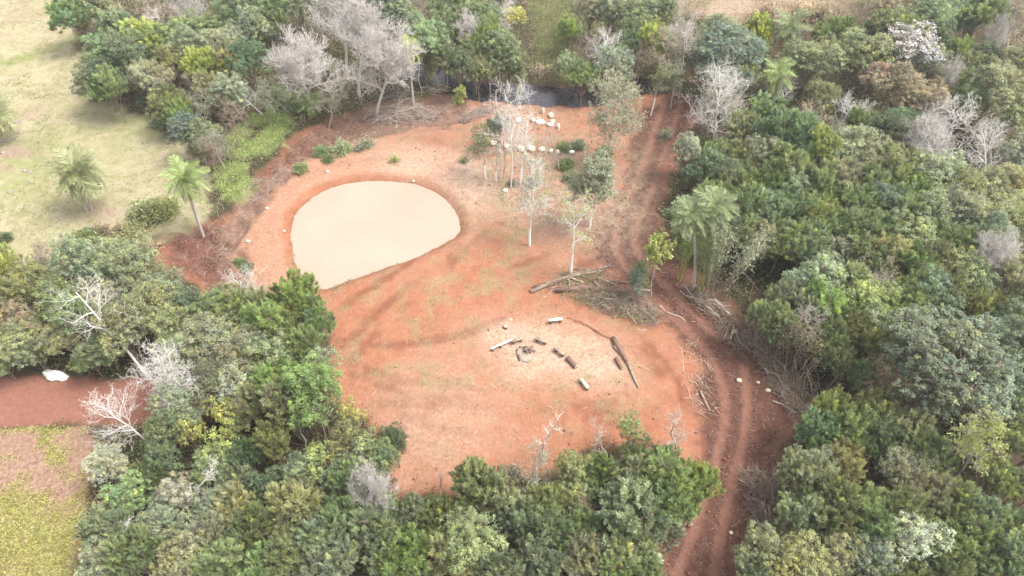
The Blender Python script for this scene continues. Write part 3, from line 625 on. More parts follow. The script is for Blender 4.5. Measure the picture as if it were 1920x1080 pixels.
# --- crowns in view, plus unseen trees added off the right edge for shade: x y radius(px) form tint
CROWNS = """
135 25 34 u m;180 15 30 f g;150 78 17 k t;215 50 30 u g;195 95 36 r m;238 102 38 f d;186 142 34 r d;208 165 28 u m;268 70 32 u y;300 78 26 r l
283 8 34 H t;297 26 30 B t;362 18 34 T t;345 55 32 r m;400 52 30 f o;350 92 32 f g;322 110 30 u o;420 92 34 f g;425 118 28 u o;450 18 42 f d;470 60 32 r g;468 112 32 f d;510 12 30 r l;560 10 28 f g;505 45 26 u m
560 98 56 T t 1.15;635 45 56 T t 1.1;685 100 56 T t 1.2;655 75 50 T t 1.2;275 145 30 f g;305 152 22 H t;345 142 20 H t;378 128 28 u y;392 165 26 u o;432 168 30 f g;478 158 27 B t;312 188 30 u m;330 206 22 u l;362 190 24 H g;272 192 14 h b;300 222 20 h g
345 245 26 f b;378 248 26 f o;400 262 26 H g;432 222 24 N t;392 285 22 N t;530 150 28 H g;520 178 20 h m;600 170 26 H g;615 140 24 f g
720 15 32 r d;748 28 30 f g;790 72 36 r m 1.3;832 46 36 u m 1.2;850 15 32 r m;815 92 30 u g;776 14 24 H n;882 48 30 T t;930 16 26 B t;962 26 20 h y;905 66 32 u l 1.25;938 82 34 r m 1.2;895 108 28 u g 1.15;952 106 24 u m;860 120 22 r d 1.2;905 30 26 r m
1110 16 32 f g;1150 32 30 u g;1182 42 30 f m;1068 60 18 u l;1122 72 32 B t;1090 92 22 N n;1180 70 30 u m;1150 112 30 f g;1095 128 28 u m;1066 108 22 f g;1200 100 26 N n;1240 28 24 r d;1230 72 28 u y;1272 56 38 H t;1215 20 28 f g;1130 100 22 h m;1040 130 14 h o;1020 130 16 k t
1290 66 34 B t;1372 98 54 D b;1340 128 30 f b;1420 62 24 u y;1500 92 18 N n;1345 170 34 H p;1395 155 26 u o;1415 110 22 u o;1480 165 26 B t;1530 110 44 f o;1610 100 44 r m;1565 66 32 u m;1680 52 42 u m;1650 70 30 r g;1702 92 44 w w;1755 112 28 f p;1690 160 38 f t;1652 150 30 f t;1732 190 36 f t;1600 190 34 B t;1540 180 26 q o
1580 20 30 N t;1540 18 34 k t;1620 28 30 N t;1660 20 34 f n;1500 20 28 k t;1440 20 26 k t;1350 60 28 f g
1750 28 34 f m;1798 16 34 r d;1842 24 38 u m;1890 22 40 H t;1856 64 18 T t;1910 66 30 H t;1800 100 22 u l;1838 132 36 u o;1872 165 42 f o;1792 158 28 u m;1900 205 46 f o;1785 140 18 T t;1808 215 40 B y;1872 252 30 B t;1790 290 56 T p;1868 300 44 B t;1820 180 28 f m;1850 100 26 r d;1900 120 30 r m;1760 70 22 r d
1690 225 26 r d;1695 262 30 r d;1620 222 28 u m;1660 240 24 r d;1575 250 24 H g;1520 225 26 H t;1440 225 38 u m;1482 258 44 u m;1400 250 34 u g;1352 292 28 u m;1322 322 30 r d;1392 302 38 u m;1440 300 36 r g;1480 320 40 u m;1532 285 38 u l;1555 320 38 H g;1602 282 44 f g;1640 300 40 f g;1588 340 40 u g;1680 312 42 u o;1740 330 42 f g;1700 352 40 u m;1640 352 38 u m;1800 350 42 f o;1850 350 40 f g;1900 345 42 f o;1910 290 34 f g;1540 350 38 u m;1490 362 38 r m;1440 350 38 u m;1400 352 38 u m;1360 340 34 f m
1340 385 40 u m;1385 395 42 u m;1430 405 42 u g;1478 400 42 u m;1520 410 44 u o;1565 395 42 u m;1610 400 42 u m;1650 388 40 r b;1692 398 44 u m;1738 408 44 r m;1785 395 42 f g;1830 405 42 f o;1880 380 40 L y;1910 420 40 f o;1860 440 42 f g;1380 432 36 u g;1425 445 38 f o;1470 445 42 u m;1515 455 44 u g;1560 445 42 u m;1605 440 42 u m;1655 435 42 u m;1705 448 46 r m;1755 450 46 u m;1800 460 44 u m;1840 480 42 H g;1895 470 44 T t
1572 480 34 r g;1620 490 42 u m;1665 485 40 u o;1712 492 46 u m;1760 500 48 u m;1805 510 44 r m;1530 525 46 r g;1495 560 42 u g;1548 570 46 u l;1585 530 42 u m;1620 565 46 r l;1650 530 42 H t;1700 555 46 u m;1745 550 44 r b;1690 590 44 u m;1640 600 40 f g;1832 535 40 r m;1850 582 36 u o;1440 600 36 u g;1475 615 32 u m;1460 565 30 u g;1790 560 36 u m;1890 520 34 f o
1780 672 104 D b;1860 730 60 f d;1632 630 42 u o;1580 680 28 u m;1612 700 26 u m;1670 712 44 N t;1545 640 38 u m;1590 625 36 u m;1900 640 44 f b;1910 700 40 r d;1700 650 34 r m
1560 778 42 u m;1528 818 36 u m;1598 812 40 u m;1510 885 44 u g;1578 868 38 u o;1645 772 40 u o;1640 830 36 u m;1700 812 46 u o;1735 850 48 u m;1682 882 34 f p;1755 868 34 L y;1900 820 38 u g;1560 955 56 u m;1500 965 42 u g;1620 955 46 u m;1680 945 42 u o;1738 925 44 u g;1790 950 44 u o;1840 960 42 u m;1640 1000 46 u m;1700 1020 54 f p;1620 1045 44 f g;1760 1010 46 u m;1830 1020 54 u m;1895 1000 44 u g;1430 1030 44 f o;1505 1052 50 f o;1570 1042 42 f o;1480 1005 30 h o;1880 1060 46 u g;1760 1065 46 u m;1412 1075 30 u g;1690 1080 46 u m;1870 900 36 u o;1545 870 36 f g
658 778 28 s y;690 850 46 s m;740 832 26 r d;716 870 34 r m;668 945 42 T n;655 900 36 u m;780 960 32 r d;720 960 34 u m;700 1015 54 u g;760 1045 50 u l;820 965 36 u m;880 1010 56 f o;850 1045 44 u o;890 912 44 u m;935 925 42 u g;960 880 18 k g;1010 905 36 H p;1020 950 36 u m;1080 885 34 f o;1075 930 34 r o;1130 900 40 u m;1180 900 40 u g;1180 965 60 u g;1240 930 56 u l;1297 915 42 u l;1240 985 40 u g;1030 1005 48 u m;985 975 40 u g;1100 1000 44 u m;1105 1050 48 u g;1185 1035 50 u g;1010 1060 46 u g;1150 1075 44 u m;940 1062 44 u g;1205 1075 40 u m;1184 800 28 s l .85;1204 826 20 s m .8;1190 872 32 u m;1240 870 36 u m;1090 965 34 N n
320 760 46 f g;308 805 36 f m;356 806 30 s y;430 775 38 s y;420 830 40 s y;470 770 36 u m;590 730 56 r l 1.2;545 765 42 u m 1.1;520 720 50 u l;450 720 46 f g;195 872 32 f p;242 935 40 r m;340 930 36 f p;300 870 36 r d;280 900 30 u m;300 990 44 f g;205 1005 46 u g;255 1045 48 u m;190 1060 44 f g;378 1000 44 u g;345 1050 46 f g;440 955 40 u o;480 1000 46 u m;420 1055 48 u o;555 950 50 u g;600 1000 50 u g;540 1045 50 u m;620 1055 48 u g;485 1070 46 u m;640 980 44 u m;400 870 36 r m;470 860 30 u d;510 830 36 u m;600 870 44 s l;640 890 40 s m;560 890 36 r m;500 910 34 r d;440 905 32 u g;390 950 34 f g;170 975 24 k t;225 880 22 k n;650 830 34 s o;200 930 26 k t
18 560 44 u o;28 635 46 f o .75;55 652 38 f g .65;5 500 30 u y;55 520 34 f o;150 505 50 f g;110 560 44 f o;150 590 46 r m;122 632 40 f o .75;190 560 40 f g;190 645 42 u m .75;170 672 30 u m .7;255 510 46 f g;280 575 48 f o;228 620 44 f o;300 540 38 f g;350 572 28 r d;330 610 38 f o;400 640 58 f g;395 590 36 f m;460 590 46 u m;505 610 46 u l;560 562 42 u l;585 600 36 u m;440 670 50 f g;500 670 48 r m;560 660 44 u m;600 680 38 s g;345 680 40 f g;400 720 44 f g;4 682 28 f m .55;90 470 26 H t;200 480 36 f g;150 465 28 u m;30 600 36 f n;270 398 30 h o;305 385 28 h o;240 440 26 h o;275 462 24 k t;225 430 20 k n;170 438 16 h m;10 447 12 h d;190 430 18 k t;150 470 22 k n;445 480 11 h m;462 495 12 h m;452 545 34 B t;480 555 30 H p;420 560 30 f o
600 285 15 h m;640 278 18 h g;565 318 13 h m;675 275 16 k g;615 300 10 h m;690 268 14 k p;740 300 10 k y
1287 282 22 f p;935 238 18 f b;1060 272 13 h m;1085 268 13 h g;1060 305 15 h o;1075 330 16 h o;1135 280 14 h m;905 262 12 h o;870 300 10 k o;960 340 10 k g;1000 340 14 k p;1250 250 14 k p
1276 452 20 u m .7;1322 452 24 u l .75;1352 430 28 u m;1262 400 16 h m;1965 560 44 u m;1960 640 44 r m;1968 740 46 u m;1962 820 44 u g;1965 900 44 u m;1966 480 42 f g;1962 390 40 f o;1965 1000 46 u m;1880 600 34 r d;1888 770 36 r d;1880 460 34 f m
"""
def crown_at(px, py, rp, form, tint, hm=1.0):
    z = 4.5
    for _ in range(4):
        p = G(px, py, z); rm = rp * depth_at(p) / FPX
        if form in 'hk': H = max(.9, rm * 1.25); z = H * .5
        else:
            H = min(11.5, max(3.6, 3.4 + rm * 1.9)) * hm
            if form == 'T': H = max(H, 8.5)
            z = H * .66
    b = np.array([p[0], p[1], 0.]); b[2] = hz(b[0], b[1]); return b, H, rm
for item in CROWNS.replace('\n', ';').split(';'):
    w = item.split()
    if len(w) < 5: continue
    px, py, rp = float(w[0]), float(w[1]), float(w[2])
    b, H, rm = crown_at(px, py, rp, w[3], w[4], float(w[5]) if len(w) > 5 else 1.0)
    plant(b, w[3], w[4], H * trs.uniform(.93, 1.07), rm * (1.12 if py > 330 or w[3] in 'hkBT' else 1.28), px=px, py=py)
# ------------------------------------------------------------------ single trees whose foot and top show in the photograph
def slim_tree(bx, by, tx, ty, rp, label, mat=None, tint='g', leaves=0, keep=.7, paint=0., counts=(7, 5, 5, 4), first=.35, rad=None, LL=.19, LW=.10, dY=0., spread=.9, upb=.4, name=None, wob=.08, minr=.009, group=None):
    B = G(bx, by); B[2] = hz(B[0], B[1]); T = at_plane(tx, ty, B[1] + dY); top = T - B
    R = rp * depth_at(T) / FPX; mat = mat or M_BARK_PALE
    lv = skeleton(int(bx * 7 + by), top[2], R, first=first, counts=counts, rad=(rad * .75 if rad else .009 * np.linalg.norm(top) + .02), upb=upb, spread=spread, wander=.18, top=top, wob=wob)
    root = bpy.data.objects.new(name or ('bare_tree' if not leaves else 'young_tree'), None); C.objects.link(root); root.location = B
    tk = link('trunk', skel_mesh('trunk', lv, mat, lo=0, hi=1), root); link('branches', skel_mesh('branches', lv, mat, minr=minr, lo=1), tk)
    if leaves:
        c = link('crown', twig_leaves(lv, int(bx), leaves, LL, LW, keep), root); c.color = (*TINT[tint], 1)
    if paint:
        tr, rr = lv[0][0]; k = 5; t = np.linspace(0, paint, k) * 5
        pts = np.array([tr[min(int(f), 4)] + (tr[min(int(f), 4) + 1] - tr[min(int(f), 4)]) * (f - min(int(f), 4)) for f in t])
        V, F = tube_arrays(pts[None], np.linspace(rr * 1.12, rr * 1.06, k)[None] + .012, 9)
        o = link('painted_base', mesh_arrays('painted_base', V, F, M_LIME, np.ones((len(V), 3)), True), tk); o['label'] = 'white limewashed foot of the trunk'
    tag(root, label, 'tree', group)
    return root
slim_tree(878, 325, 893, 262, 15, 'slim sapling with white-painted foot, first of the row beside the pond bank', tint='o', leaves=2, paint=.42, counts=(6, 5, 4))
slim_tree(912, 340, 902, 246, 22, 'young olive tree with white-painted foot, second from the pond bank', tint='o', leaves=4, keep=.95, paint=.32, counts=(9, 6, 5), first=.5)
slim_tree(930, 341, 933, 262, 14, 'thin pole of a sapling with white-painted foot between two bigger trees', tint='g', leaves=2, paint=.3, counts=(6, 4, 4), first=.6)
slim_tree(958, 352, 957, 190, 46, 'tall leafless tree with brown foot in the middle of the sapling row', M_BARK_WHITE, counts=(15, 7, 5, 4), first=.38, rad=.12, minr=.010)
slim_tree(975, 345, 988, 232, 34, 'leafless pale tree just right of the tall brown-footed one', M_BARK_WHITE, minr=.010, counts=(9, 6, 5, 4), first=.45, paint=.3)
slim_tree(946, 336, 944, 262, 14, 'thinnest bare pole in the sapling row', M_BARK_PALE, counts=(5, 4, 4), first=.55)
slim_tree(1005, 352, 1015, 268, 18, 'forked bare sapling right of the row by the boulders', M_BARK_PALE, counts=(6, 5, 4), first=.35)
slim_tree(1050, 318, 1030, 245, 16, 'leaning bare sapling inside the boulder ring', M_BARK_PALE, counts=(5, 5, 4), first=.5)
slim_tree(993, 460, 1004, 318, 38, 'white-footed tree with fanned bare branches and thin grey leaves above the lawn', mat=M_BARK_WHITE, tint='p', leaves=1, keep=.6, paint=.28, counts=(13, 7, 6, 4), first=.35, minr=.012)
slim_tree(1070, 517, 1080, 372, 36, 'white-trunked tree with a few yellow leaves standing behind the log pile', M_BARK_WHITE, tint='y', leaves=2, keep=.45, paint=.3, counts=(10, 6, 5, 3), first=.38, spread=1.1)
slim_tree(1213, 573, 1236, 466, 34, 'slender sapling with bright yellow-green umbrella crown beside the track', tint='y', leaves=9, keep=1, counts=(6, 6, 5), first=.78, rad=.07, LL=.24, LW=.15, spread=1.2)
slim_tree(1106, 428, 1122, 322, 46, 'bushy grey-green tree with white-painted trunk right of the sapling row', tint='p', leaves=8, keep=1, paint=.4, counts=(12, 7, 6, 3), first=.4)
slim_tree(1140, 302, 1152, 190, 56, 'spreading tree with pale yellow leaf tips and white trunk near the track', tint='v', leaves=4, keep=.75, counts=(15, 8, 6, 4), first=.3, rad=.16, LL=.17, spread=1.1)
slim_tree(1219, 216, 1243, 138, 22, 'leaning young tree with long white-painted foot near the stream end', tint='o', leaves=7, keep=1, paint=.45, counts=(9, 6, 5), first=.5)
slim_tree(1257, 205, 1268, 132, 20, 'young grey-green tree beside the white-footed leaning one', tint='g', leaves=6, keep=1, counts=(8, 6, 5), first=.5)
slim_tree(868, 270, 862, 172, 13, 'thin sapling with small yellow-green egg-shaped crown left of boulder ring', tint='y', leaves=12, keep=1, counts=(9, 6, 4), first=.72, rad=.05, spread=.7)
slim_tree(1338, 272, 1352, 148, 60, 'white leafless tree with long low boughs at the forest corner', M_BARK_WHITE, counts=(12, 7, 6, 4), first=.15, rad=.17, spread=1.1, upb=.25)
slim_tree(1262, 150, 1284, 20, 34, 'tall leafless tree with twin pale stem behind the stream', M_BARK_PALE, counts=(12, 7, 6, 4), first=.35, rad=.12)
slim_tree(1010, 852, 1046, 788, 22, 'bleached bare sapling leaning over the lower edge of the clearing', M_BARK_WHITE, counts=(7, 5, 4), first=.3, dY=-1)
slim_tree(1266, 868, 1262, 770, 30, 'leafless pale sapling between light green tufted tree and track', M_BARK_PALE, counts=(8, 6, 5), first=.3)
slim_tree(1145, 885, 1118, 800, 28, 'forked leafless sapling left of the light green tufted tree', M_BARK_PALE, counts=(6, 5, 4), first=.3)
slim_tree(835, 925, 820, 880, 18, 'small grey leafless sapling at the red soil tip', M_BARK_PALE, counts=(6, 5, 4), first=.2)
slim_tree(316, 858, 192, 762, 50, 'dead pink-white tree leaning over the lower dirt road', M_BARK_WHITE, counts=(10, 6, 5, 4), first=.45, rad=.13, spread=.75, upb=.2, dY=1.5)
slim_tree(425, 792, 300, 690, 66, 'broad dead tree with tangled chalk-white twigs beside the dirt road', M_BARK_WHITE, counts=(14, 8, 7, 5), first=.45, rad=.17, spread=1.1, upb=.35, dY=1)
slim_tree(285, 712, 142, 548, 60, 'leaning tree with long white trunk above the dirt road', M_BARK_WHITE, counts=(7, 5, 4, 3), first=.4, rad=.17, upb=.3, dY=2)
slim_tree(1778, 915, 1852, 808, 50, 'thin yellow-leaved tree with long pale leaning stems below the giant dome', tint='y', leaves=3, keep=.6, counts=(12, 7, 6, 3), first=.4, dY=-1)
slim_tree(362, 962, 398, 876, 26, 'crooked chalk-white dead tree in the lower left woods', M_BARK_WHITE, counts=(6, 4, 4, 3), first=.3, rad=.12, wob=.3, dY=-1)
slim_tree(248, 1062, 240, 985, 26, 'small white dead tree poking out at the lower left', M_BARK_WHITE, counts=(7, 5, 4), first=.3)
slim_tree(1345, 640, 1352, 610, 12, 'dead brown sapling stub near the log jam by the track', M_WOOD, counts=(5, 4, 3), first=.2)
slim_tree(1490, 690, 1520, 590, 40, 'pale crooked stem at the forest edge by the track', M_BARK_PALE, counts=(8, 6, 5, 3), first=.35, upb=.3)
slim_tree(572, 838, 556, 772, 20, 'white pole-like stem under the bright green left crown', M_BARK_WHITE, tint='l', leaves=4, counts=(6, 5, 4), first=.6)
slim_tree(612, 838, 598, 765, 22, 'pale twin stem at the soil side of the bright green left crown', M_BARK_PALE, tint='m', leaves=4, counts=(6, 5, 4), first=.6)
slim_tree(535, 828, 520, 772, 20, 'pale stem in the shade left of the white pole-like stem', M_BARK_PALE, tint='l', leaves=4, counts=(6, 5, 4), first=.6)
for i, (x, y, tx, ty, w) in enumerate([(745, 178, 742, 100, 'first'), (790, 180, 782, 98, 'second'), (822, 168, 820, 95, 'third'), (836, 160, 838, 92, 'fourth'), (893, 166, 888, 90, 'fifth'), (922, 172, 915, 85, 'sixth'), (935, 176, 938, 95, 'seventh'), (715, 182, 705, 100, 'leftmost')]):
    slim_tree(x, y, tx, ty, 18, 'slender pale trunk on the stream bank, %s in the line of trunks' % w, M_BARK_PALE, tint='m', leaves=6, keep=1, counts=(7, 5, 4), first=.68, group='slender trunks by the stream')
B = G(1183, 566); B[2] = hz(B[0], B[1])
plant(B, 'c', 'b', 4.0, 1.35, label='dark feathery young tree at the right end of the brush pile')
B = G(1192, 552); B[2] = hz(B[0], B[1])
plant(B, 'c', 'm', 4.4, 1.3, label='second feathery young tree behind the dark one at the brush pile')
B = G(975, 168); B[2] = hz(B[0], B[1])
plant(B, 'c', 'o', 4.6, 1.2, label='yellowish cone-shaped young tree on the stream bank')
B = G(812, 168); B[2] = hz(B[0], B[1])
plant(B, 'c', 'y', 4.2, .9, label='narrow yellow-green young tree among the trunks left of stream')

# ------------------------------------------------------------------ palms
def frond_mesh(seed, droop):
    r = np.random.default_rng(seed); acc = Acc(); k = 9; t = np.linspace(0, 1, k)
    rach = np.stack([t * (1 - .18 * droop * t), np.zeros(k), .42 * t - (.62 + .6 * droop) * t ** 2.0], 1)
    V, F = tube_arrays(rach[None], np.linspace(.016, .005, k)[None], 3); acc.add(V, F, np.tile([1.3, 1.2, .7], (len(V), 1)))
    m = 46; tt = np.repeat(np.linspace(.12, .99, m), 2); sg = np.tile([1, -1], m)
    P = np.stack([np.interp(tt, t, rach[:, i]) for i in range(3)], 1); n = len(P)
    L = .42 * np.sin(np.clip(tt, 0, 1) * 2.6 + .35) ** .7 * r.uniform(.85, 1.1, n)
    d = np.stack([.55 + 0 * tt, sg * r.uniform(.55, 1.0, n), r.uniform(-1.0, .05, n)], 1)
    tc = r.uniform(.8, 1.25, n)
    V, F, T = leaf_arrays(P, d, L, .024 + 0 * L, np.stack([tc] * 3, 1), r, .1, unit(np.stack([0 * tt, -sg * .3, 1 + 0 * tt], 1))); acc.add(V, F, T)
    return acc.mesh('frond', M_FROND)
FROND = [frond_mesh(1, .3), frond_mesh(2, .7), frond_mesh(3, 1.2)]
def palm(bx, by, tx, ty, rp, tint, label, n=22, trunk_r=.13, twin=None, dead=True):
    B = G(bx, by); B[2] = hz(B[0], B[1]); T = at_plane(tx, ty, B[1]); R = rp * depth_at(T) / FPX
    root = bpy.data.objects.new('palm_tree', None); C.objects.link(root); root.location = B
    top = T - B; n = int(n * 1.35)
    if top[2] > .4:
        t = np.linspace(0, 1, 9)[:, None]; L = np.array([[0, 0, -.25]]) * (1 - t) + top * t; L[:, :2] *= t ** .7
        V, F = tube_arrays(L[None], np.linspace(trunk_r * 1.25, trunk_r * .8, 9)[None], 9)
        link('trunk', mesh_arrays('trunk', V, F, M_PALMTRUNK, np.ones((len(V), 3)), True), root)
    if twin:
        L2 = np.linspace([twin, .1, -.25], top * .8 + np.array([twin * .4, .1, 0]), 6)
        V, F = tube_arrays(L2[None], np.linspace(trunk_r, trunk_r * .7, 6)[None], 8)
        link('trunk', mesh_arrays('trunk', V, F, M_PALMTRUNK, np.ones((len(V), 3)), True), root)
    for i in range(n):
        q = i / n; az = i * 2.399 + trs.uniform(-.2, .2); el = (1.1 - 1.9 * q) + trs.uniform(-.12, .12)
        o = link('frond', FROND[0 if q < .35 else (1 if q < .7 else 2)], root, loc=top, rot=Euler((trs.uniform(-.3, .3), -el, az), 'XYZ'), scale=(R * 1.25 * trs.uniform(.85, 1.1),) * 3)
        c = np.array(TINT[tint]) * trs.uniform(.85, 1.2); 
        if q > .86 and dead: c = np.array([.30, .24, .12])
        o.color = (*c, 1)
    tag(root, label, 'palm tree', 'feather palms'); return root
palm(163, 394, 142, 322, 41, 'o', 'tall feather palm with two pale trunks alone in the pasture', 30, twin=.45)
palm(378, 434, 346, 336, 35, 'l', 'yellow-tinged feather palm with leaning trunk at the furrowed dirt', 20)
palm(-34, 268, -14, 212, 34, 'o', 'palm cut off by the picture edge beside the pasture rocks')
palm(775, 192, 766, 92, 22, 'y', 'slim yellow-green palm with hanging skirt among the stream trunks', 14)
palm(1298, 545, 1296, 404, 32, 'm', 'drooping palm at the forest edge behind the yellow canes', 24, .13)
palm(1326, 535, 1340, 390, 36, 'm', 'second palm just right of the drooping palm at the forest edge', 24, .13)
palm(1442, 235, 1458, 140, 30, 'l', 'light feathery palm above the forest corner', 16)
palm(1485, 125, 1480, 52, 34, 'm', 'green palm left of the dry slope at the far edge', 16)
palm(545, 205, 545, 190, 20, 'm', 'small trunkless palm rosette next to the lush grass', 12, .1, dead=False)
palm(582, 208, 582, 192, 26, 'l', 'larger palm rosette below the leafless twig domes', 13, .1, dead=False)
palm(402, 190, 396, 158, 24, 'o', 'olive palm tuft inside the pasture-side grove', 14)
palm(232, 905, 205, 860, 26, 'p', 'pale palm tuft at the corner of the yellow field', 12)

# ------------------------------------------------------------------ cane clump at the forest edge
def cane_clump(stems, label, mat, leaf_t):
    B = G(*stems[0][:2]); B[2] = hz(B[0], B[1]); root = bpy.data.objects.new('cane_clump', None); C.objects.link(root); root.location = B
    cr = Acc(); r = np.random.default_rng(77)
    for (bx, by, tx, ty, rr) in stems:
        b = G(bx, by) - B; b[2] = -.2; T = at_plane(tx, ty, G(bx, by)[1] + r.uniform(-.6, .6)) - B; k = 8; t = np.linspace(0, 1, k)[:, None]
        L = b * (1 - t) + T * t + np.array([0, 0, .5]) * (t * (1 - t)) + np.r_[[[0, 0, 0]], r.normal(size=(k - 1, 3)) * .06]
        V, F = tube_arrays(L[None], np.linspace(rr, rr * .4, k)[None], 6)
        link('stem', mesh_arrays('stem', V, F, mat, np.ones((len(V), 3)), True), root)
        n = 260; q = r.uniform(.55, 1.03, n); P = np.stack([np.interp(q, t[:, 0], L[:, i]) for i in range(3)], 1) + r.normal(size=(n, 3)) * .38
        tc = r.uniform(.75, 1.3, n); V, F, TT = leaf_arrays(P, r.normal(size=(n, 3)) + [0, 0, -.4], .30 * r.uniform(.7, 1.3, n), .055 + 0 * q, np.stack([tc] * 3, 1), r); cr.add(V, F, TT)
    c = link('foliage', cr.mesh('foliage', M_LEAF), root); c.color = (*TINT[leaf_t], 1)
    tag(root, label, 'cane clump', 'cane clumps at the forest edge'); return root
cane_clump([(1270, 527, 1286, 452, .10), (1275, 530, 1294, 448, .09), (1280, 526, 1300, 440, .06)], 'pair of thick yellow-green canes under the drooping palm', M_BAMBOO, 'l')
cane_clump([(1307, 553, 1318, 470, .07), (1311, 556, 1330, 455, .08), (1315, 554, 1340, 450, .07), (1319, 557, 1345, 480, .06), (1309, 550, 1312, 440, .05), (1322, 554, 1352, 440, .05), (1316, 550, 1326, 430, .05)], 'fan of mossy yellow canes rising behind the log jam', M_BAMBOO, 'm')
cane_clump([(1327, 562, 1375, 440, .07), (1331, 564, 1362, 425, .06), (1335, 566, 1420, 450, .06), (1340, 567, 1430, 440, .06), (1338, 566, 1440, 432, .05), (1345, 570, 1410, 470, .05), (1330, 560, 1348, 430, .05)], 'grey-brown canes leaning right over the dark understorey', M_WOOD, 'p')
cane_clump([(1480, 705, 1520, 610, .06), (1486, 700, 1500, 600, .06), (1492, 712, 1535, 640, .05), (1500, 720, 1560, 655, .05), (1476, 690, 1470, 620, .05)], 'bare brown canes at the forest edge where the track bends', M_WOOD, 'n')

# ------------------------------------------------------------------ logs, benches, fire place
def log_mesh(name, pts, radii, mat, sides=10, rough=.06, seed=0):
    r = np.random.default_rng(seed); P = np.array(pts, float); k = len(P)
    V, F = tube_arrays(P[None], np.array(radii, float)[None], sides)
    ring = V.reshape(k, sides, 3); ring += (ring - P[:, None]) * r.normal(size=(k, sides, 1)) * rough
    V = np.vstack([ring.reshape(-1, 3), P[:1], P[-1:]]); a = np.arange(sides); b = (a + 1) % sides; o = (k - 1) * sides
    tri = np.vstack([np.stack([b, a, np.full(sides, k * sides)], 1), np.stack([o + a, o + b, np.full(sides, k * sides + 1)], 1)])
    me = mesh_arrays(name, V, [tri, F], mat, np.ones((len(V), 3)))
    me.materials.append(M_WOODPALE); mi = np.zeros(len(me.polygons), np.int32); mi[:len(tri)] = 1; me.polygons.foreach_set('material_index', mi)
    return me
def ground_pt(px, py, dz=0.):
    p = G(px, py); p[2] = hz(p[0], p[1]) + dz; return p
def bench(ax, ay, bx, by, label, top_mat, rad=.15, h=.40, legs=True, legpos=(.14, .86)):
    A, Bq = G(ax, ay, h), G(bx, by, h); c = (A + Bq) / 2; zg = hz(c[0], c[1]); root = bpy.data.objects.new('log_bench', None); C.objects.link(root)
    root.location = (c[0], c[1], zg); d = Bq - A; L = np.linalg.norm(d); ang = math.atan2(d[1], d[0]); root.rotation_euler = (0, 0, ang)
    # half-round seat: flat sawn face up
    k, n = 7, 9; t = np.linspace(-L / 2, L / 2, k); r = np.random.default_rng(int(ax)); a = np.linspace(pi, 2 * pi, n)
    V = np.array([[x, rad * cos(q) * (1 + .04 * r.normal()), h + rad * .8 * sin(q) * (1 + .06 * r.normal())] for x in t for q in a]); ii = np.arange(k * n).reshape(k, n)
    F = np.stack([ii[:-1, :-1], ii[1:, :-1], ii[1:, 1:], ii[:-1, 1:]], -1).reshape(-1, 4)
    bark = mesh_arrays('seat', V, F, M_WOODDARK, np.ones((len(V), 3))); link('seat', bark, root)
    e = rad * 1.02; V = np.array([[x, y, z] for z in (h + .004, h + .035) for x, y in ((-L / 2 - .01, -e), (L / 2 + .01, -e), (L / 2 + .01, e), (-L / 2 - .01, e))])
    V[4:, :2] *= np.array([.985, .9])
    F = np.array([[0, 3, 2, 1], [4, 5, 6, 7], [0, 1, 5, 4], [1, 2, 6, 5], [2, 3, 7, 6], [3, 0, 4, 7]])
    link('seat_top', mesh_arrays('seat_top', V, F, top_mat, np.ones((8, 3))), root)
    if legs:
        for f in legpos:
            x = (f - .5) * L; link('leg', log_mesh('leg', [[x, 0, -.12], [x, 0, .12], [x + .01, 0, h - rad * .55]], [.14, .13, .13], M_WOODDARK, 9, .05, int(ax + f * 10)), root)
    tag(root, label, 'bench', 'log benches around the fire place'); return root
bench(1029, 601, 1054, 598, 'short bench with whitish plank top, farthest from the fire pit toward the brush pile', M_LIME, .14, .45)
bench(921, 654, 963, 636, 'longest bench, a pale plank laid on stumps left of the fire pit', M_LIME, .09, .38, legpos=(.06, .40))
bench(960, 640, 979, 634, 'short dark bench directly behind the fire pit', M_WOOD, .17, .42)
bench(1004, 634, 1025, 641, 'dark split-log bench just right of the fire pit', M_WOOD, .18, .42)
bench(1040, 652, 1058, 665, 'dark split-log bench, second to the right of the fire pit', M_WOOD, .17, .40)
bench(1089, 711, 1103, 729, 'narrow pale-topped bench standing apart at the front of the circle', M_WOODPALE, .15, .38)
def log(pix, radii, label, mat=M_WOODDARK, dz=.9, seed=0, group='logs lying in the clearing', name='fallen_log'):
    P = np.array([ground_pt(x, y) for x, y in pix]); P[:, 2] += np.array(radii) * dz; c = P[len(P) // 2].copy(); c[2] = P[:, 2].min()
    if len(P) == 2: P = np.array([P[0] * (1 - t) + P[1] * t for t in np.linspace(0, 1, 5)]); radii = np.linspace(radii[0], radii[1], 5)
    o = link(name, log_mesh(name, P - c, radii, mat, 9, .08, seed or int(pix[0][0])), loc=c); return tag(o, label, 'log', group)
log([(1064, 674), (1080, 691)], (.24, .21), 'stout dark log lying right of the fire pit among the benches')
log([(1154, 675), (1166, 695)], (.18, .13), 'short dark log beside the long trunk at the right of the circle')
log([(1149, 636), (1155, 648), (1162, 660), (1170, 672), (1176, 684)], (.20, .24, .21, .17, .14), 'thick dark upper half of the long trunk closing the fire circle')
log([(1177, 685), (1184, 701), (1190, 716), (1197, 730)], (.13, .13, .11, .08), 'paler thin lower half of the long trunk closing the fire circle', M_WOOD)
log([(1151, 652), (1167, 670)], (.14, .12), 'stripped bark slab lying against the long dark trunk', M_WOOD)
log([(996, 549), (1040, 531), (1072, 521), (1108, 510)], (.20, .18, .17, .13), 'long brown log on top of the brush pile, butt end at the pile tip', M_WOOD)
log([(1004, 546), (1050, 527), (1100, 517), (1130, 512)], (.13, .14, .13, .11), 'straight reddish log crossing the brush pile', M_WOOD, 1.2)
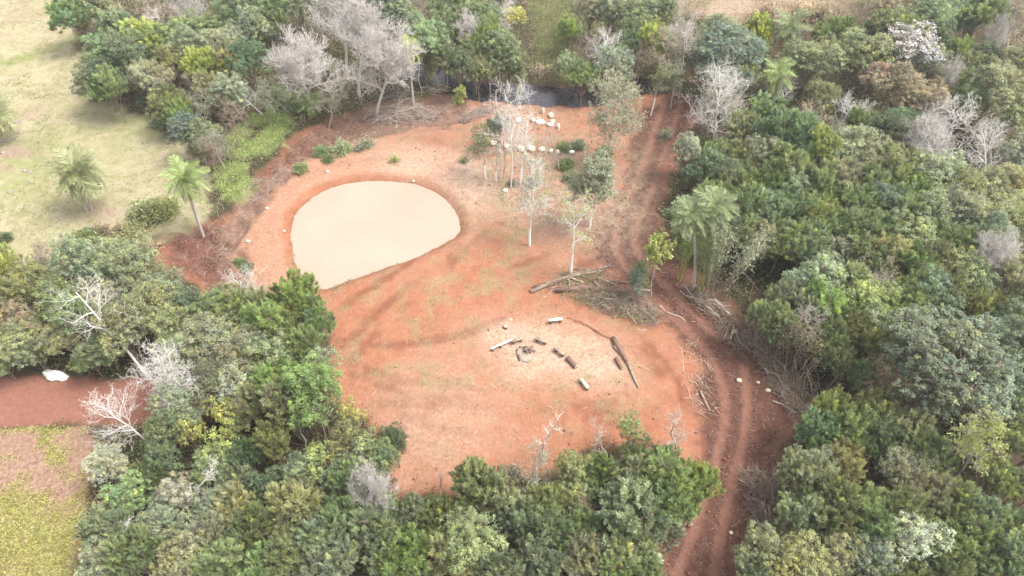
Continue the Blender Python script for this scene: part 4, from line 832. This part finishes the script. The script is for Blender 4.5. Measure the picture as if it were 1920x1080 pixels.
log([(1042, 548), (1070, 547), (1108, 545)], (.24, .23, .21), 'thick dark log at the front of the brush pile')
log([(1000, 541), (1030, 536), (1056, 528)], (.20, .18, .15), 'dark log end at the left tip of the brush pile')
log([(1066, 524), (1068, 546)], (.10, .09), 'short upright-looking stick across the logs', M_WOOD, 2.0)
log([(1068, 525), (1094, 535)], (.10, .07), 'thin peeled pole in the middle of the brush pile', M_WOODPALE, 1.8)
log([(1113, 533), (1142, 555)], (.09, .06), 'peeled white pole slanting down over the brush pile', M_WOODPALE, 1.8)
log([(1120, 525), (1155, 538)], (.08, .06), 'peeled pole at the back of the brush pile', M_WOODPALE, 1.8)
log([(1142, 530), (1178, 534)], (.08, .08), 'reddish pole leading to the feathery young trees', M_WOOD, 1.6)
log([(1188, 546), (1218, 546)], (.10, .10), 'white barkless pole beside the yellow-green sapling', M_WOODPALE, 1.2)
log([(1320, 576), (1348, 596)], (.12, .10), 'white barkless pole in front of the log jam by the track', M_WOODPALE, 1.6)
log([(1337, 566), (1366, 594)], (.14, .12), 'bright white split log resting above the log jam', M_WOODPALE, 2.4)
log([(1298, 546), (1345, 590)], (.12, .10), 'brown pole running along the log jam', M_WOOD, 1.8)
log([(1304, 545), (1352, 588)], (.14, .10), 'second brown pole running along the log jam', M_WOODDARK, 2.6)
log([(1290, 548), (1330, 580)], (.09, .07), 'thin pole on the track side of the log jam', M_WOOD, 1.5)
log([(1312, 735), (1330, 769)], (.11, .09), 'grey log among chips at the left of the wheel ruts', M_WOOD)
log([(1376, 610), (1369, 637)], (.10, .08), 'short pale pole by the rubble heap at the bend', M_WOODPALE, 1.3)
log([(1367, 610), (1358, 635)], (.07, .06), 'thin pale pole beside the rubble heap at the bend', M_WOODPALE, 1.3)
log([(1417, 637), (1408, 652)], (.10, .08), 'short stick of wood at the forest edge near the bend', M_WOOD, 1.3)
log([(1427, 946), (1437, 975)], (.13, .10), 'bleached pole sticking out of the lower brush heap', M_WOODPALE, 3)
log([(1440, 950), (1445, 990)], (.09, .08), 'second bleached pole sticking out of the lower brush heap', M_WOODPALE, 3)
o = link('cut_stump', log_mesh('cut_stump', [[0, 0, -.1], [0, 0, .12], [0, 0, .26]], [.24, .2, .19], M_WOODDARK, 11, .05, 5), loc=ground_pt(948, 615)); tag(o, 'small sawn stump with cream top behind the long plank bench', 'stump')

def stone_mesh(seed, sq=(1, .8, .65), n=10, m=7, rough=.16):
    r = np.random.default_rng(seed); V = []; 
    for i in range(m + 1):
        th = pi * i / m
        for j in range(n):
            a = 2 * pi * j / n; V.append([sin(th) * cos(a), sin(th) * sin(a), cos(th)])
    V = np.array(V); k = 1 + rough * (vnoise(V[:, 0] * 2.2 + seed, V[:, 1] * 2.2 + V[:, 2] * 3.1, seed) - .5) * 2.4
    V = np.sign(V) * np.abs(V) ** .85 * k[:, None] * np.array(sq); ii = np.arange(len(V)).reshape(m + 1, n); jj = np.roll(ii, -1, 1)
    F = np.stack([ii[:-1], ii[1:], jj[1:], jj[:-1]], -1).reshape(-1, 4); return V, F
def stone(px, py, rp, label, mat=M_STONE, sq=(1, .8, .7), name='boulder', cat='boulder', group=None, rot=0., seed=None):
    V, F = stone_mesh(seed or int(px), sq); p = ground_pt(px, py); R = rp * depth_at(p) / FPX; p[2] += R * sq[2] * .55
    o = link(name, mesh_arrays(name, V * R, F, mat, None, True), loc=p, rot=(0, 0, rot)); return tag(o, label, cat, group)
RING = 'pale boulders set in a ring'
for i, (x, y, rr, t) in enumerate([(911, 252, 5, 'small pale boulder at the left end of the ring'), (926, 271, 8, 'rounded tan boulder at the lower left of the ring'), (949, 276, 7, 'tan boulder left of the tall leafless trunk'), (977, 281, 8, 'pinkish boulder right of the tall leafless trunk'), (996, 281, 8.5, 'widest cream boulder in the front row of the ring'), (1015, 282, 7.5, 'cream boulder third from the right end of the front row'), (1033, 284, 6, 'pinkish boulder second from the right end of the front row'), (1046, 285, 5, 'small boulder at the right end of the front row'), (999, 225, 5.5, 'tan boulder in the back row next to the white sacks'), (1036, 227, 5, 'orange-tan boulder tucked behind a white sack'), (1018, 211, 5.5, 'upright tan stone behind the ring'), (1033, 217, 7, 'brownish stone lump behind the white sacks'), (935, 283, 4, 'small pale stone in front of the lower left boulders')]):
    stone(x, y, rr, t, group=RING, rot=i * .7, sq=(1, .75, .7) if i != 10 else (.6, .6, 1.3))
SK = 'white sacks lying on the red soil'
stone(1013, 229, 9.5, 'largest white sack, lying lengthwise behind the boulder ring', M_SACK, (1, .55, .42), 'sack', 'sack', SK)
stone(1032, 233, 6.5, 'plump white sack second in the row behind the ring', M_SACK, (1, .8, .6), 'sack', 'sack', SK)
stone(1047, 238, 6, 'narrow white sack standing at the right end of the row', M_SACK, (.5, .6, 1.1), 'sack', 'sack', SK)
stone(972, 226, 5.5, 'white sack partly behind the twigs of the tall leafless tree', M_SACK, (1, .9, .8), 'sack', 'sack', SK)
stone(1068, 277, 5, 'upper of two white sacks right of the ring', M_SACK, (1, .8, .7), 'sack', 'sack', SK)
stone(1072, 286, 5, 'lower of two white sacks right of the ring', M_SACK, (1, .8, .7), 'sack', 'sack', SK)
stone(948, 359, 5, 'lone white lump at the foot of the sapling row near the pond', M_SACK, (1, .7, .7), 'sack', 'sack', SK)
stone(958, 600, 2.5, 'tiny white stone behind the benches', M_SACK, name='stone', cat='stone')
stone(300, 700, 6, 'square white board standing beside the dead white tree', M_SACK, (.7, .25, 2.2), 'board', 'board')
for i, (x, y, rr, t) in enumerate([(1385, 715, 5, 'pale stone on the track right of the ruts'), (1440, 733, 5, 'cream stone beside the track brush'), (1421, 717, 3.5, 'small stone between two track stones'), (1378, 623, 5, 'pinkish stone in the rubble at the bend'), (1370, 1000, 4, 'stone in the lower track'), (615, 326, 3.5, 'whitish stone on the outer pond bank'), (466, 455, 4, 'whitish stone on the left pond bank'), (502, 395, 3.5, 'pale stone at the upper left pond bank'), (533, 435, 3, 'ring-shaped pale stone near the left waterline'), (775, 339, 3, 'dark-looking stone at the far waterline')]):
    stone(x, y, rr, t, group='stones lying about')
for i, (x, y, rr) in enumerate([(33, 231, 6), (20, 268, 4), (8, 290, 5), (47, 322, 5), (57, 324, 4), (53, 340, 3), (14, 196, 5), (20, 362, 5)]):
    stone(x, y, rr, '%s dark rock in the pasture rubble beside the palm at the picture edge' % ['widest', 'second', 'third', 'fourth', 'fifth', 'sixth', 'topmost', 'lowest', 'lower edge', 'outlying', 'small', 'flat'][i], M_ROCKDARK, (1, .8, .3), 'rock', 'rock', 'dark rocks in the pasture')
# white plastic heap by the lower road
root = bpy.data.objects.new('plastic_heap', None); C.objects.link(root); root.location = ground_pt(106, 706)
for i, (x, y, s) in enumerate([(-.5, .1, .55), (.1, 0, .7), (.6, -.25, .5), (.0, -.35, .45)]):
    V, F = stone_mesh(900 + i, (1.2, .6, .5), rough=.3); link('sheet_fold', mesh_arrays('sheet_fold', V * s, F, M_SACK, None, True), root, loc=(x, y, .12), rot=(0, .2 * i, -.5 + .3 * i))
tag(root, 'crumpled white plastic sheeting at the edge of the lower dirt road', 'plastic sheet')
# fire place
root = bpy.data.objects.new('campfire_remains', None); C.objects.link(root); root.location = ground_pt(986, 662)
V, F = stone_mesh(31, (1, 1.1, .06), 18, 6, .35); link('ash_bed', mesh_arrays('ash_bed', V * .75, F, M_ASH, None, True), root, loc=(-.1, -.1, .02))
V, F = stone_mesh(32, (1, 1, .28), 14, 6, .25); link('ember_bed', mesh_arrays('ember_bed', V * .36, F, M_CHAR, None, True), root, loc=(.15, .25, .06))
for i in range(16):
    a = i * 2.4; q = .05 + .75 * ((i * .37) % 1) ** 1.3; L = .3 + .55 * ((i * .61) % 1)
    link('charred_stick', log_mesh('charred_stick', [[-L / 2, 0, 0], [0, .02, .02], [L / 2, 0, 0]], [.05, .055, .035], (M_WOODDARK, M_CHAR, M_WOOD)[i % 3], 6, .1, i), root, loc=(.12 + cos(a) * q * .62, .2 + sin(a) * q * .62, .13 + .06 * (i % 4)), rot=(0, .3 * ((i % 5) - 2) / 2, a * 1.7))
tag(root, 'burnt-out campfire of charred sticks and grey ash between the benches', 'campfire')

# ------------------------------------------------------------------ brush piles and fallen branches
def branch_mesh(seed, mat):
    r = np.random.default_rng(seed); acc = Acc(); k = 6
    P = np.zeros((k, 3)); P[:, 0] = np.linspace(-.5, .5, k); P[1:, 1:] += np.cumsum(r.normal(size=(k - 1, 2)) * .06, 0)
    V, F = tube_arrays(P[None], np.linspace(.017, .007, k)[None], 5); acc.add(V, F)
    for j in range(5):
        s = P[r.integers(1, 5)]; e = s + np.array([r.uniform(.12, .32), r.normal() * .16, r.normal() * .1]); V, F = tube_arrays(np.array([[s, (s + e) / 2 + r.normal(size=3) * .02, e]]), np.array([[.008, .006, .003]]), 3); acc.add(V, F)
    return acc.mesh('branch', mat, True)
BR = [branch_mesh(i, m) for i, m in enumerate([M_WOOD, M_WOOD, M_BARK_PALE, M_WOOD, M_WOODDARK, M_WOODPALE, M_WOODDARK])]
def scatter_pts(pix, n, r):
    P = poly(pix); lo, hi = P.min(0), P.max(0); out = []
    while len(out) < n:
        q = r.uniform(lo, hi, (n * 3, 2)); out += list(q[sdist(P, q[:, 0], q[:, 1]) > 0])
    return np.array(out[:n])
def sticks_mesh(name, pts, r, L=(.25, 1.0), rad=.012, mat=M_WOOD, ang=None, aj=.5, tilt=.25, lift=.1):
    n = len(pts); z = terrain(pts[:, 0], pts[:, 1]); a = r.uniform(0, 2 * pi, n) if ang is None else ang + r.normal(size=n) * aj
    l = r.uniform(L[0], L[1], n); d = np.stack([np.cos(a), np.sin(a), r.normal(size=n) * tilt], 1) * l[:, None] / 2
    c = np.c_[pts, z + np.abs(d[:, 2]) + r.uniform(.01, lift, n)]; m = c + r.normal(size=(n, 3)) * l[:, None] * .11
    V, F = tube_arrays(np.stack([c - d, m, c + d], 1), np.outer(l ** .5, [rad, rad * .9, rad * .5]) + .004, 3)
    t = np.repeat(r.uniform(.65, 1.35, n), 9)[:, None] * np.ones(3); return mesh_arrays(name, V, F, mat, t)
def brush_pile(pix, n, label, L=(1.2, 3.5), hgt=.6, ang=None, aj=.6, twigs=400, seed=1, mats=None, tw_mat=None):
    r = np.random.default_rng(seed); pts = scatter_pts(pix, n, r); P = poly(pix); c = P.mean(0); root = bpy.data.objects.new('brush_pile', None); C.objects.link(root)
    root.location = (c[0], c[1], hz(c[0], c[1])); inner = sdist(P, pts[:, 0], pts[:, 1]); mx = inner.max() + 1e-6; zz = terrain(pts[:, 0], pts[:, 1])
    for i, (x, y) in enumerate(pts):
        l = r.uniform(*L); a = r.uniform(0, 2 * pi) if ang is None else ang + r.normal() * aj
        o = link('branch', BR[mats[i % len(mats)] if mats else i % len(BR)], root, loc=(x - c[0], y - c[1], zz[i] - root.location.z + .06 + hgt * r.uniform(.1, 1) * inner[i] / mx), rot=(r.uniform(0, 6), r.normal() * .12, a), scale=(l, l * .9, l * .9))
    tp = scatter_pts(pix, int(twigs * .5), r); me = sticks_mesh('twigs', tp, r, (.4, 1.6), .012, tw_mat or M_WOOD, ang, aj * 1.8, .35, hgt * .7); me.transform(Matrix.Translation(-root.location))
    o = link('twigs', me, root); o['kind'] = 'stuff'
    tag(root, label, 'brush pile', 'piles of cut brush'); return root
brush_pile([(1000, 545), (1060, 515), (1130, 505), (1160, 530), (1120, 560), (1060, 556)], 26, 'brush and poles under the logs in the middle of the clearing', (1.5, 3.5), .5, .25, .5, 360, 1, None, M_WOOD)
brush_pile([(1075, 560), (1160, 545), (1215, 565), (1245, 608), (1220, 618), (1150, 592), (1100, 580)], 64, 'tangle of grey sticks trailing right from the log pile', (1.0, 2.8), .5, -.75, .8, 1300, 2, [2, 3, 6, 0, 5, 2], M_WOOD)
brush_pile([(1280, 540), (1310, 545), (1375, 592), (1360, 606), (1310, 590)], 34, 'log jam of poles beside the track in front of the canes', (1.5, 3.5), .7, -.85, .3, 400, 3)
brush_pile([(1340, 610), (1400, 600), (1440, 640), (1400, 660), (1350, 640)], 22, 'broken sticks and rubble on the bend of the track', (.8, 2.0), .5, None, .6, 500, 4)
brush_pile([(1405, 650), (1440, 650), (1500, 730), (1515, 790), (1480, 780), (1440, 720)], 34, 'long thin sticks heaped along the forest edge right of the track', (1.8, 4.0), .6, -1.0, .4, 700, 5, [0, 3, 4, 0, 2], M_WOOD)
brush_pile([(1385, 890), (1450, 880), (1470, 900), (1460, 950), (1400, 925)], 26, 'reddish brush heap on the lower right side of the track', (1.2, 2.8), .8, None, .6, 500, 6)
brush_pile([(1395, 940), (1450, 950), (1450, 1010), (1420, 1005)], 26, 'lower brush heap with bleached poles beside the track', (1.2, 2.6), .7, 1.9, .6, 300, 7)
brush_pile([(690, 205), (760, 190), (830, 205), (815, 225), (700, 228)], 44, 'grey dead branches strewn left of the sapling clearing', (1.5, 4.0), .5, .1, .5, 900, 8, [2, 3, 6, 3], M_TWIG)
brush_pile([(860, 218), (900, 205), (935, 200), (925, 215), (880, 228)], 20, 'small dark heap of branches below the stream', (1.2, 3.0), .6, .35, .4, 400, 9, [3, 0, 4, 3], M_TWIG)
brush_pile([(450, 360), (500, 325), (545, 310), (525, 345), (470, 400), (440, 405)], 15, 'pale roots and sticks littering the furrows left of the pond', (.8, 2.2), .3, .8, .8, 240, 10, [2, 3, 4, 2], M_WOOD)
brush_pile([(390, 420), (440, 400), (450, 440), (420, 520), (380, 480)], 12, 'pale sticks in the furrowed dirt below the leaning palm', (.8, 2.2), .3, .6, .7, 200, 11, [2, 3, 4, 2], M_WOOD)
brush_pile([(1285, 640), (1330, 680), (1345, 700), (1345, 790), (1300, 780), (1270, 700)], 13, 'bleached sticks at the left edge of the wheel ruts', (.5, 1.5), .06, 1.2, 1.5, 120, 12, [2, 5, 0], M_WOODPALE)
brush_pile([(800, 168), (832, 164), (830, 176), (805, 180)], 16, 'pale stack of cut poles among the trunks left of the stream', (1.6, 2.6), .4, .25, .15, 40, 13, [5, 5, 2], M_BARK_PALE)
brush_pile([(690, 165), (760, 160), (770, 185), (700, 190)], 26, 'dead boughs under the palm skirt left of the stream', (1.5, 3.5), .7, None, .5, 500, 14, [2, 3, 2], M_TWIG)
brush_pile([(555, 940), (640, 900), (650, 950), (600, 990)], 24, 'fallen boughs in the gap of the lower woods', (1.5, 4), .8, None, .5, 300, 15)
brush_pile([(1165, 215), (1190, 205), (1215, 240), (1180, 250)], 10, 'few sticks beside the upper track', (.6, 1.6), .2, None, .5, 120, 16)
for i, (x, y, L, a, t) in enumerate([(50, 252, 2.4, .9, 'white forked branch in the pasture above the palms'), (103, 208, 2.2, 1.1, 'curved bleached branch in the upper pasture'), (92, 242, 2.6, .8, 'long thin bleached stick in the pasture'), (80, 182, 1.6, .6, 'dark short stick in the upper pasture'), (272, 268, 2.2, -.8, 'straight pale stick in the pasture near the grove'), (15, 262, 3.0, .2, 'pale branch by the pasture rocks'), (28, 270, 2.5, -1.0, 'second pale branch by the pasture rocks'), (240, 335, 1.2, -.3, 'small curved stick left of the leaning palm'), (110, 420, 2.6, -1.1, 'dead pale branch in the lower pasture'), (320, 275, 1.6, .4, 'stick at the edge of the lush grass'), (1207, 693, 1.2, -.5, 'bleached stick alone on soil right of the long trunk'), (1165, 643, 1.6, -.9, 'thin pale stick behind the long trunk'), (1270, 590, 3.5, -.6, 'long thin stick pointing from the brush to the track'), (1275, 630, 3.5, -.7, 'long thin stick on the bank above the ruts')]):
    p = ground_pt(x, y, .08); o = link('fallen_branch', BR[(2, 5, 2, 4, 5, 2, 2, 5, 2, 5, 5, 2, 5, 5)[i]], loc=p, rot=(i, 0, a), scale=(L, L, L)); tag(o, t, 'branch', 'single fallen branches')

# ------------------------------------------------------------------ stuff: sticks, undergrowth, grass
def stuff(name, me, label, cat, col=None):
    o = link(name, me); o['kind'] = 'stuff'; tag(o, label, cat)
    if col is not None: o.color = (*col, 1)
    return o
def masks_at(p):
    return terrain(p[:, 0], p[:, 1], True)
r = np.random.default_rng(99)
q = np.c_[r.uniform(-36, 42, 100000), r.uniform(18, 104, 100000)]
zz, mk = masks_at(q); clr = mk['m1'][2]; trk = mk['m1'][3]; lft = mk['m3'][0]; pk = mk['m4'][1]; dp = sdist(A_POND, q[:, 0], q[:, 1]); ds = ldist(L_STREAM, q[:, 0], q[:, 1])
dens = (.10 + .24 * trk * (1 - mk['m3'][1]) + .6 * lft + .5 * pk) * ss(.3, .7, clr) * (dp < -.8) * (ds > 3.5) * (.3 + 1.4 * fbm(q[:, 0] * .25, q[:, 1] * .25, 77, 3))
k = r.uniform(size=len(q)) < dens; k2 = k & (r.uniform(size=len(q)) < .22)
stuff('wood_litter', sticks_mesh('wood_litter', q[k & ~k2], r, (.12, .75), .012, M_WOOD), 'brown sticks and twigs littering the red soil and track', 'wood litter')
stuff('pale_wood_litter', sticks_mesh('pale_wood_litter', q[k2], r, (.10, .55), .014, M_WOODPALE), 'bleached splinters and sticks littering the cleared soil', 'wood litter')
def clumps(pts, r, per, LL, LW, spread, lift, tintf, upb=.6, mat=M_LEAF, name='leaves'):
    n = len(pts); z = terrain(pts[:, 0], pts[:, 1]); m = per; P = np.repeat(np.c_[pts, z], m, 0); N = n * m
    off = r.normal(size=(N, 3)) * np.array([spread, spread, 0]); off[:, 2] = r.uniform(0, 1, N) * np.repeat(lift * r.uniform(.4, 1.3, n), m)
    T = np.repeat(tintf(n), m, 0) * r.uniform(.8, 1.2, (N, 1)); d = r.normal(size=(N, 3)) * np.array([1, 1, .5]) + np.array([0, 0, upb])
    V, F, TT = leaf_arrays(P + off, d, LL * r.uniform(.6, 1.3, N), LW * r.uniform(.7, 1.3, N), T, r); return mesh_arrays(name, V, F, mat, TT)
q = np.c_[r.uniform(-80, 80, 60000), r.uniform(14, 122, 60000)]
q = q[np.abs(q[:, 0]) < 14 + q[:, 1] * .62 + 4]
zz, mk = masks_at(q); opn = np.clip(mk['m1'][0] + mk['m1'][1] * .5 + mk['m1'][2] + mk['m1'][3] + mk['m2'][0] + mk['m2'][1], 0, 1); ds = ldist(L_STREAM, q[:, 0], q[:, 1])
f = q[(opn < .45) & (ds > 3.0)]
def tint_u(n):
    a = r.uniform(size=(n, 1)); pal = np.array([[.13, .16, .06], [.18, .20, .08], [.10, .13, .06], [.24, .19, .12], [.20, .20, .10], [.16, .13, .08]]); return pal[r.integers(0, len(pal), n)] * r.uniform(.75, 1.25, (n, 1))
stuff('undergrowth', clumps(f[:22000], r, 10, .30, .11, .35, .8, tint_u), 'low mixed undergrowth covering the forest floor', 'undergrowth', (1, 1, 1))
g = f[22000:]
stuff('forest_twigs', sticks_mesh('forest_twigs', g[:9000], r, (.5, 2.0), .012, M_WOOD, None, .5, .6, .3), 'dead twigs and stems lying on the forest floor', 'undergrowth')
# brown twiggy fringe between track and forest
fr = scatter_pts([(1390, 640), (1430, 630), (1520, 740), (1545, 800), (1500, 800), (1450, 720)], 420, r)
stuff('twig_fringe', sticks_mesh('twig_fringe', fr, r, (.8, 2.4), .010, M_WOOD, None, .5, 1.0, .4), 'brown upright twigs along the forest edge right of the track', 'undergrowth')
lg = scatter_pts([(440, 235), (500, 195), (552, 200), (540, 258), (480, 320), (440, 390), (412, 380), (400, 310), (425, 270)], 2600, r)
lg = lg[terrain(lg[:, 0], lg[:, 1], True)[1]['m1'][1] > .4]
stuff('lush_grass', clumps(lg, r, 9, .34, .045, .18, .22, lambda n: np.array([.36, .43, .16]) * r.uniform(.65, 1.25, (n, 1)) * np.array([1, 1, 1]) + r.uniform(0, .05, (n, 1)) * np.array([1, .8, .3]), 1.0), 'lush bright green grass between pasture grove and furrowed dirt', 'grass', (1, 1, 1))
st = np.vstack([scatter_pts([(985, -60), (1075, -60), (1085, 60), (1070, 150), (1005, 150), (1000, 60)], 3000, r), scatter_pts([(1060, 40), (1240, 30), (1240, 140), (1060, 140)], 2500, r)])
stuff('tall_grass', clumps(st, r, 9, .5, .05, .25, .35, lambda n: np.array([[.26, .28, .12], [.36, .31, .18], [.21, .25, .10]])[r.integers(0, 3, n)] * r.uniform(.7, 1.2, (n, 1)), 1.2), 'tall green and straw grass strip beyond the stream', 'grass', (1, 1, 1))
dg = scatter_pts([(1120, -90), (1650, -90), (1600, 35), (1530, 60), (1400, 48), (1230, 30), (1150, 22)], 2600, r); dg = dg[fbm(dg[:, 0] * .3, dg[:, 1] * .3, 15, 3) > .42]
stuff('dry_scrub', clumps(dg, r, 12, .5, .06, .4, .9, lambda n: np.array([[.36, .29, .20], [.28, .22, .15], [.42, .36, .27], [.24, .24, .12]])[r.integers(0, 4, n)] * r.uniform(.7, 1.2, (n, 1)), .9), 'rough dry tan scrub on the far slope', 'scrub', (1, 1, 1))
q = np.c_[r.uniform(-75, -18, 26000), r.uniform(44, 118, 26000)]; zz, mk = masks_at(q); q = q[(mk['m1'][0] > .5) & (fbm(q[:, 0] * .35, q[:, 1] * .35, 5, 3) + r.normal(size=len(q)) * .1 > .50)]
stuff('pasture_grass', clumps(q[:9000], r, 6, .20, .035, .14, .08, lambda n: np.array([[.32, .31, .15], [.40, .36, .20], [.24, .23, .11]])[r.integers(0, 3, n)] * r.uniform(.75, 1.2, (n, 1)), .8), 'short dry tufts of grass over the pasture', 'grass', (1, 1, 1))
q = scatter_pts([(-60, 815), (100, 808), (172, 802), (188, 860), (163, 960), (145, 1130), (-100, 1130)], 4200, r); q = q[r.uniform(size=len(q)) < field_green(q[:, 0], q[:, 1]) * .7]
stuff('field_crop', clumps(q, r, 7, .20, .07, .16, .15, lambda n: np.array([[.42, .39, .12], [.34, .35, .11], [.44, .36, .16]])[r.integers(0, 3, n)] * r.uniform(.75, 1.15, (n, 1)), .4), 'low yellow-green crop covering the field at the lower left', 'crop', (1, 1, 1))
q = np.c_[r.uniform(-26, 26, 30000), r.uniform(30, 92, 30000)]; zz, mk = masks_at(q); q = q[r.uniform(size=len(q)) < mk['m2'][3] * .30]
stuff('clearing_weeds', clumps(q, r, 6, .16, .05, .15, .07, lambda n: np.array([[.26, .26, .11], [.38, .33, .18], [.19, .23, .09]])[r.integers(0, 3, n)] * r.uniform(.75, 1.2, (n, 1)), .6), 'thin weeds and dry grass tufts on the cleared red soil', 'weeds', (1, 1, 1))
q = scatter_pts([(1050, 512), (1130, 520), (1160, 555), (1230, 600), (1200, 615), (1120, 585), (1060, 560)], 260, r)
stuff('brush_weeds', clumps(q, r, 10, .20, .07, .2, .35, lambda n: np.array([[.17, .22, .07], [.28, .30, .10], [.22, .22, .12]])[r.integers(0, 3, n)]), 'green weeds sprouting through the brush pile', 'weeds', (1, 1, 1))
wl = offset_line(np.vstack([A_POND, A_POND[:1]]), 0.); wl = wl[r.integers(0, len(wl), 500)] + r.normal(size=(500, 2)) * .35; wl = wl[(wl[:, 1] < G(700, 470)[1]) | (r.uniform(size=len(wl)) < .3)]
stuff('waterline_weeds', clumps(wl, r, 5, .16, .05, .12, .08, lambda n: np.array([[.20, .20, .10], [.30, .26, .15], [.16, .12, .07]])[r.integers(0, 3, n)]), 'weeds and bits of plant along the waterline of the pond', 'weeds', (1, 1, 1))
# soil clods
q = np.c_[r.uniform(-36, 42, 14000), r.uniform(18, 100, 14000)]; zz, mk = masks_at(q); dp = sdist(A_POND, q[:, 0], q[:, 1])
k = (r.uniform(size=len(q)) < (.05 + .40 * mk['m1'][3] + .4 * mk['m3'][0]) * mk['m1'][2]) & (dp < -.3); q = q[k]; z = terrain(q[:, 0], q[:, 1]); n = len(q)
V0, F0 = stone_mesh(3, (1, .9, .7), 5, 3, .3); s = r.uniform(.03, .13, n); a = r.uniform(0, 6.28, n); ca, sa = np.cos(a), np.sin(a)
Vr = np.stack([V0[None, :, 0] * ca[:, None] - V0[None, :, 1] * sa[:, None], V0[None, :, 0] * sa[:, None] + V0[None, :, 1] * ca[:, None], np.broadcast_to(V0[None, :, 2], (n, len(V0)))], -1) * s[:, None, None] + np.c_[q, z + s * .3][:, None]
M_CLOD = simple_material('soil_clods', (.13, .055, .036), (.25, .115, .075), 2)
stuff('soil_clods', mesh_arrays('soil_clods', Vr.reshape(-1, 3), (F0[None] + (np.arange(n) * len(V0))[:, None, None]).reshape(-1, 4), M_CLOD), 'crumbly clods of red earth along the track and furrows', 'soil clods')

# ------------------------------------------------------------------ a label for every tree, told from the nearest landmark
LM = [('the muddy pond', 705, 440), ('the log pile', 1080, 540), ('the two forest-edge palms', 1315, 395), ('the huge blue-green dome tree', 1780, 672), ('the white-blossom tree', 1702, 92), ('the far blue-green dome tree', 1372, 98), ('the pasture', 120, 180),
      ('the twin-trunked palm', 140, 330), ('the leafless twig domes', 620, 80), ('the tall grass strip', 1035, 50), ('the boulder ring', 985, 255), ('the lower dirt road', 110, 750), ('the yellow field', 80, 950), ('the chalk-white dead tree', 300, 720), ('the tip of red soil', 760, 920),
      ('the bare forked saplings', 1150, 850), ('the wheel ruts', 1370, 820), ('the lower brush heaps', 1430, 950), ('the dark gap by the far right trunks', 1800, 60), ('the leafless tan tree', 1600, 190), ('the grey twig dome', 1790, 290), ('the yellow-leaved tree', 1852, 820), ('the white-trunked leaning tree', 145, 550),
      ('the lush grass', 480, 260), ('the low-boughed white tree', 1345, 200), ('the cane fan', 1330, 490), ('the bottom edge of the picture', 560, 1080), ('the bottom right corner', 1900, 1070), ('the right edge of the picture', 1915, 450), ('the dry far slope', 1500, 15), ('the dark stream', 1040, 168), ('the pair of dead bare trees', 1870, 275)]
ORD = ['nearest', 'second', 'third', 'fourth', 'fifth', 'sixth', 'seventh', 'eighth', 'ninth', 'tenth', 'eleventh', 'twelfth', 'thirteenth', 'fourteenth']
buckets = {}
for (o, px, py, form, tint, H, R) in TREES:
    if 'label' in o.keys(): continue
    nm, lx, ly = min(LM, key=lambda m: (m[1] - px) ** 2 + ((m[2] - py) * 1.3) ** 2)
    dx, dy = px - lx, py - ly
    side = ('right of' if dx > 0 else 'left of') if abs(dx) > abs(dy) * 1.1 else ('in front of' if dy > 0 else 'behind')
    if 'edge of the picture' in nm or 'corner' in nm: side = 'near'
    tw = '' if form in 'BTNw' else TWORD[tint] + ' '
    size = ''
    buckets.setdefault((tw + FWORD[form], side, nm), []).append((dx * dx + dy * dy, o))
for (what, side, nm), L in buckets.items():
    L.sort(key=lambda a: a[0])
    for i, (_, o) in enumerate(L):
        o['label'] = ('%s %s %s' % (what, side, nm)) if len(L) == 1 else '%s, %s %s %s' % (what, 'nearest' if i == 0 else ORD[i] + ' nearest', side, nm)
        o['group'] = 'low bushes' if 'bush' in what else 'trees of the woodland'

# ------------------------------------------------------------------ the thin haze of the overcast day: one closed box of air round everything
V = np.array([[x, y, z] for z in (-4., 53.) for x, y in ((-2700, -2650), (2700, -2650), (2700, 2750), (-2700, 2750))], float)
F = np.array([[0, 3, 2, 1], [4, 5, 6, 7], [0, 1, 5, 4], [1, 2, 6, 5], [2, 3, 7, 6], [3, 0, 4, 7]])
hm = bpy.data.materials.new('haze'); hm.use_nodes = True; hm.node_tree.nodes.clear()
ho = hm.node_tree.nodes.new('ShaderNodeOutputMaterial'); hv = hm.node_tree.nodes.new('ShaderNodeVolumePrincipled')
hv.inputs['Color'].default_value = (.95, .95, .95, 1); hv.inputs['Density'].default_value = HAZE; hv.inputs['Anisotropy'].default_value = .3
hm.node_tree.links.new(hv.outputs[0], ho.inputs['Volume'])
o = link('haze', mesh_arrays('haze', V, F, hm)); o['kind'] = 'stuff'; tag(o, 'thin pale haze in the air over the whole valley', 'haze')
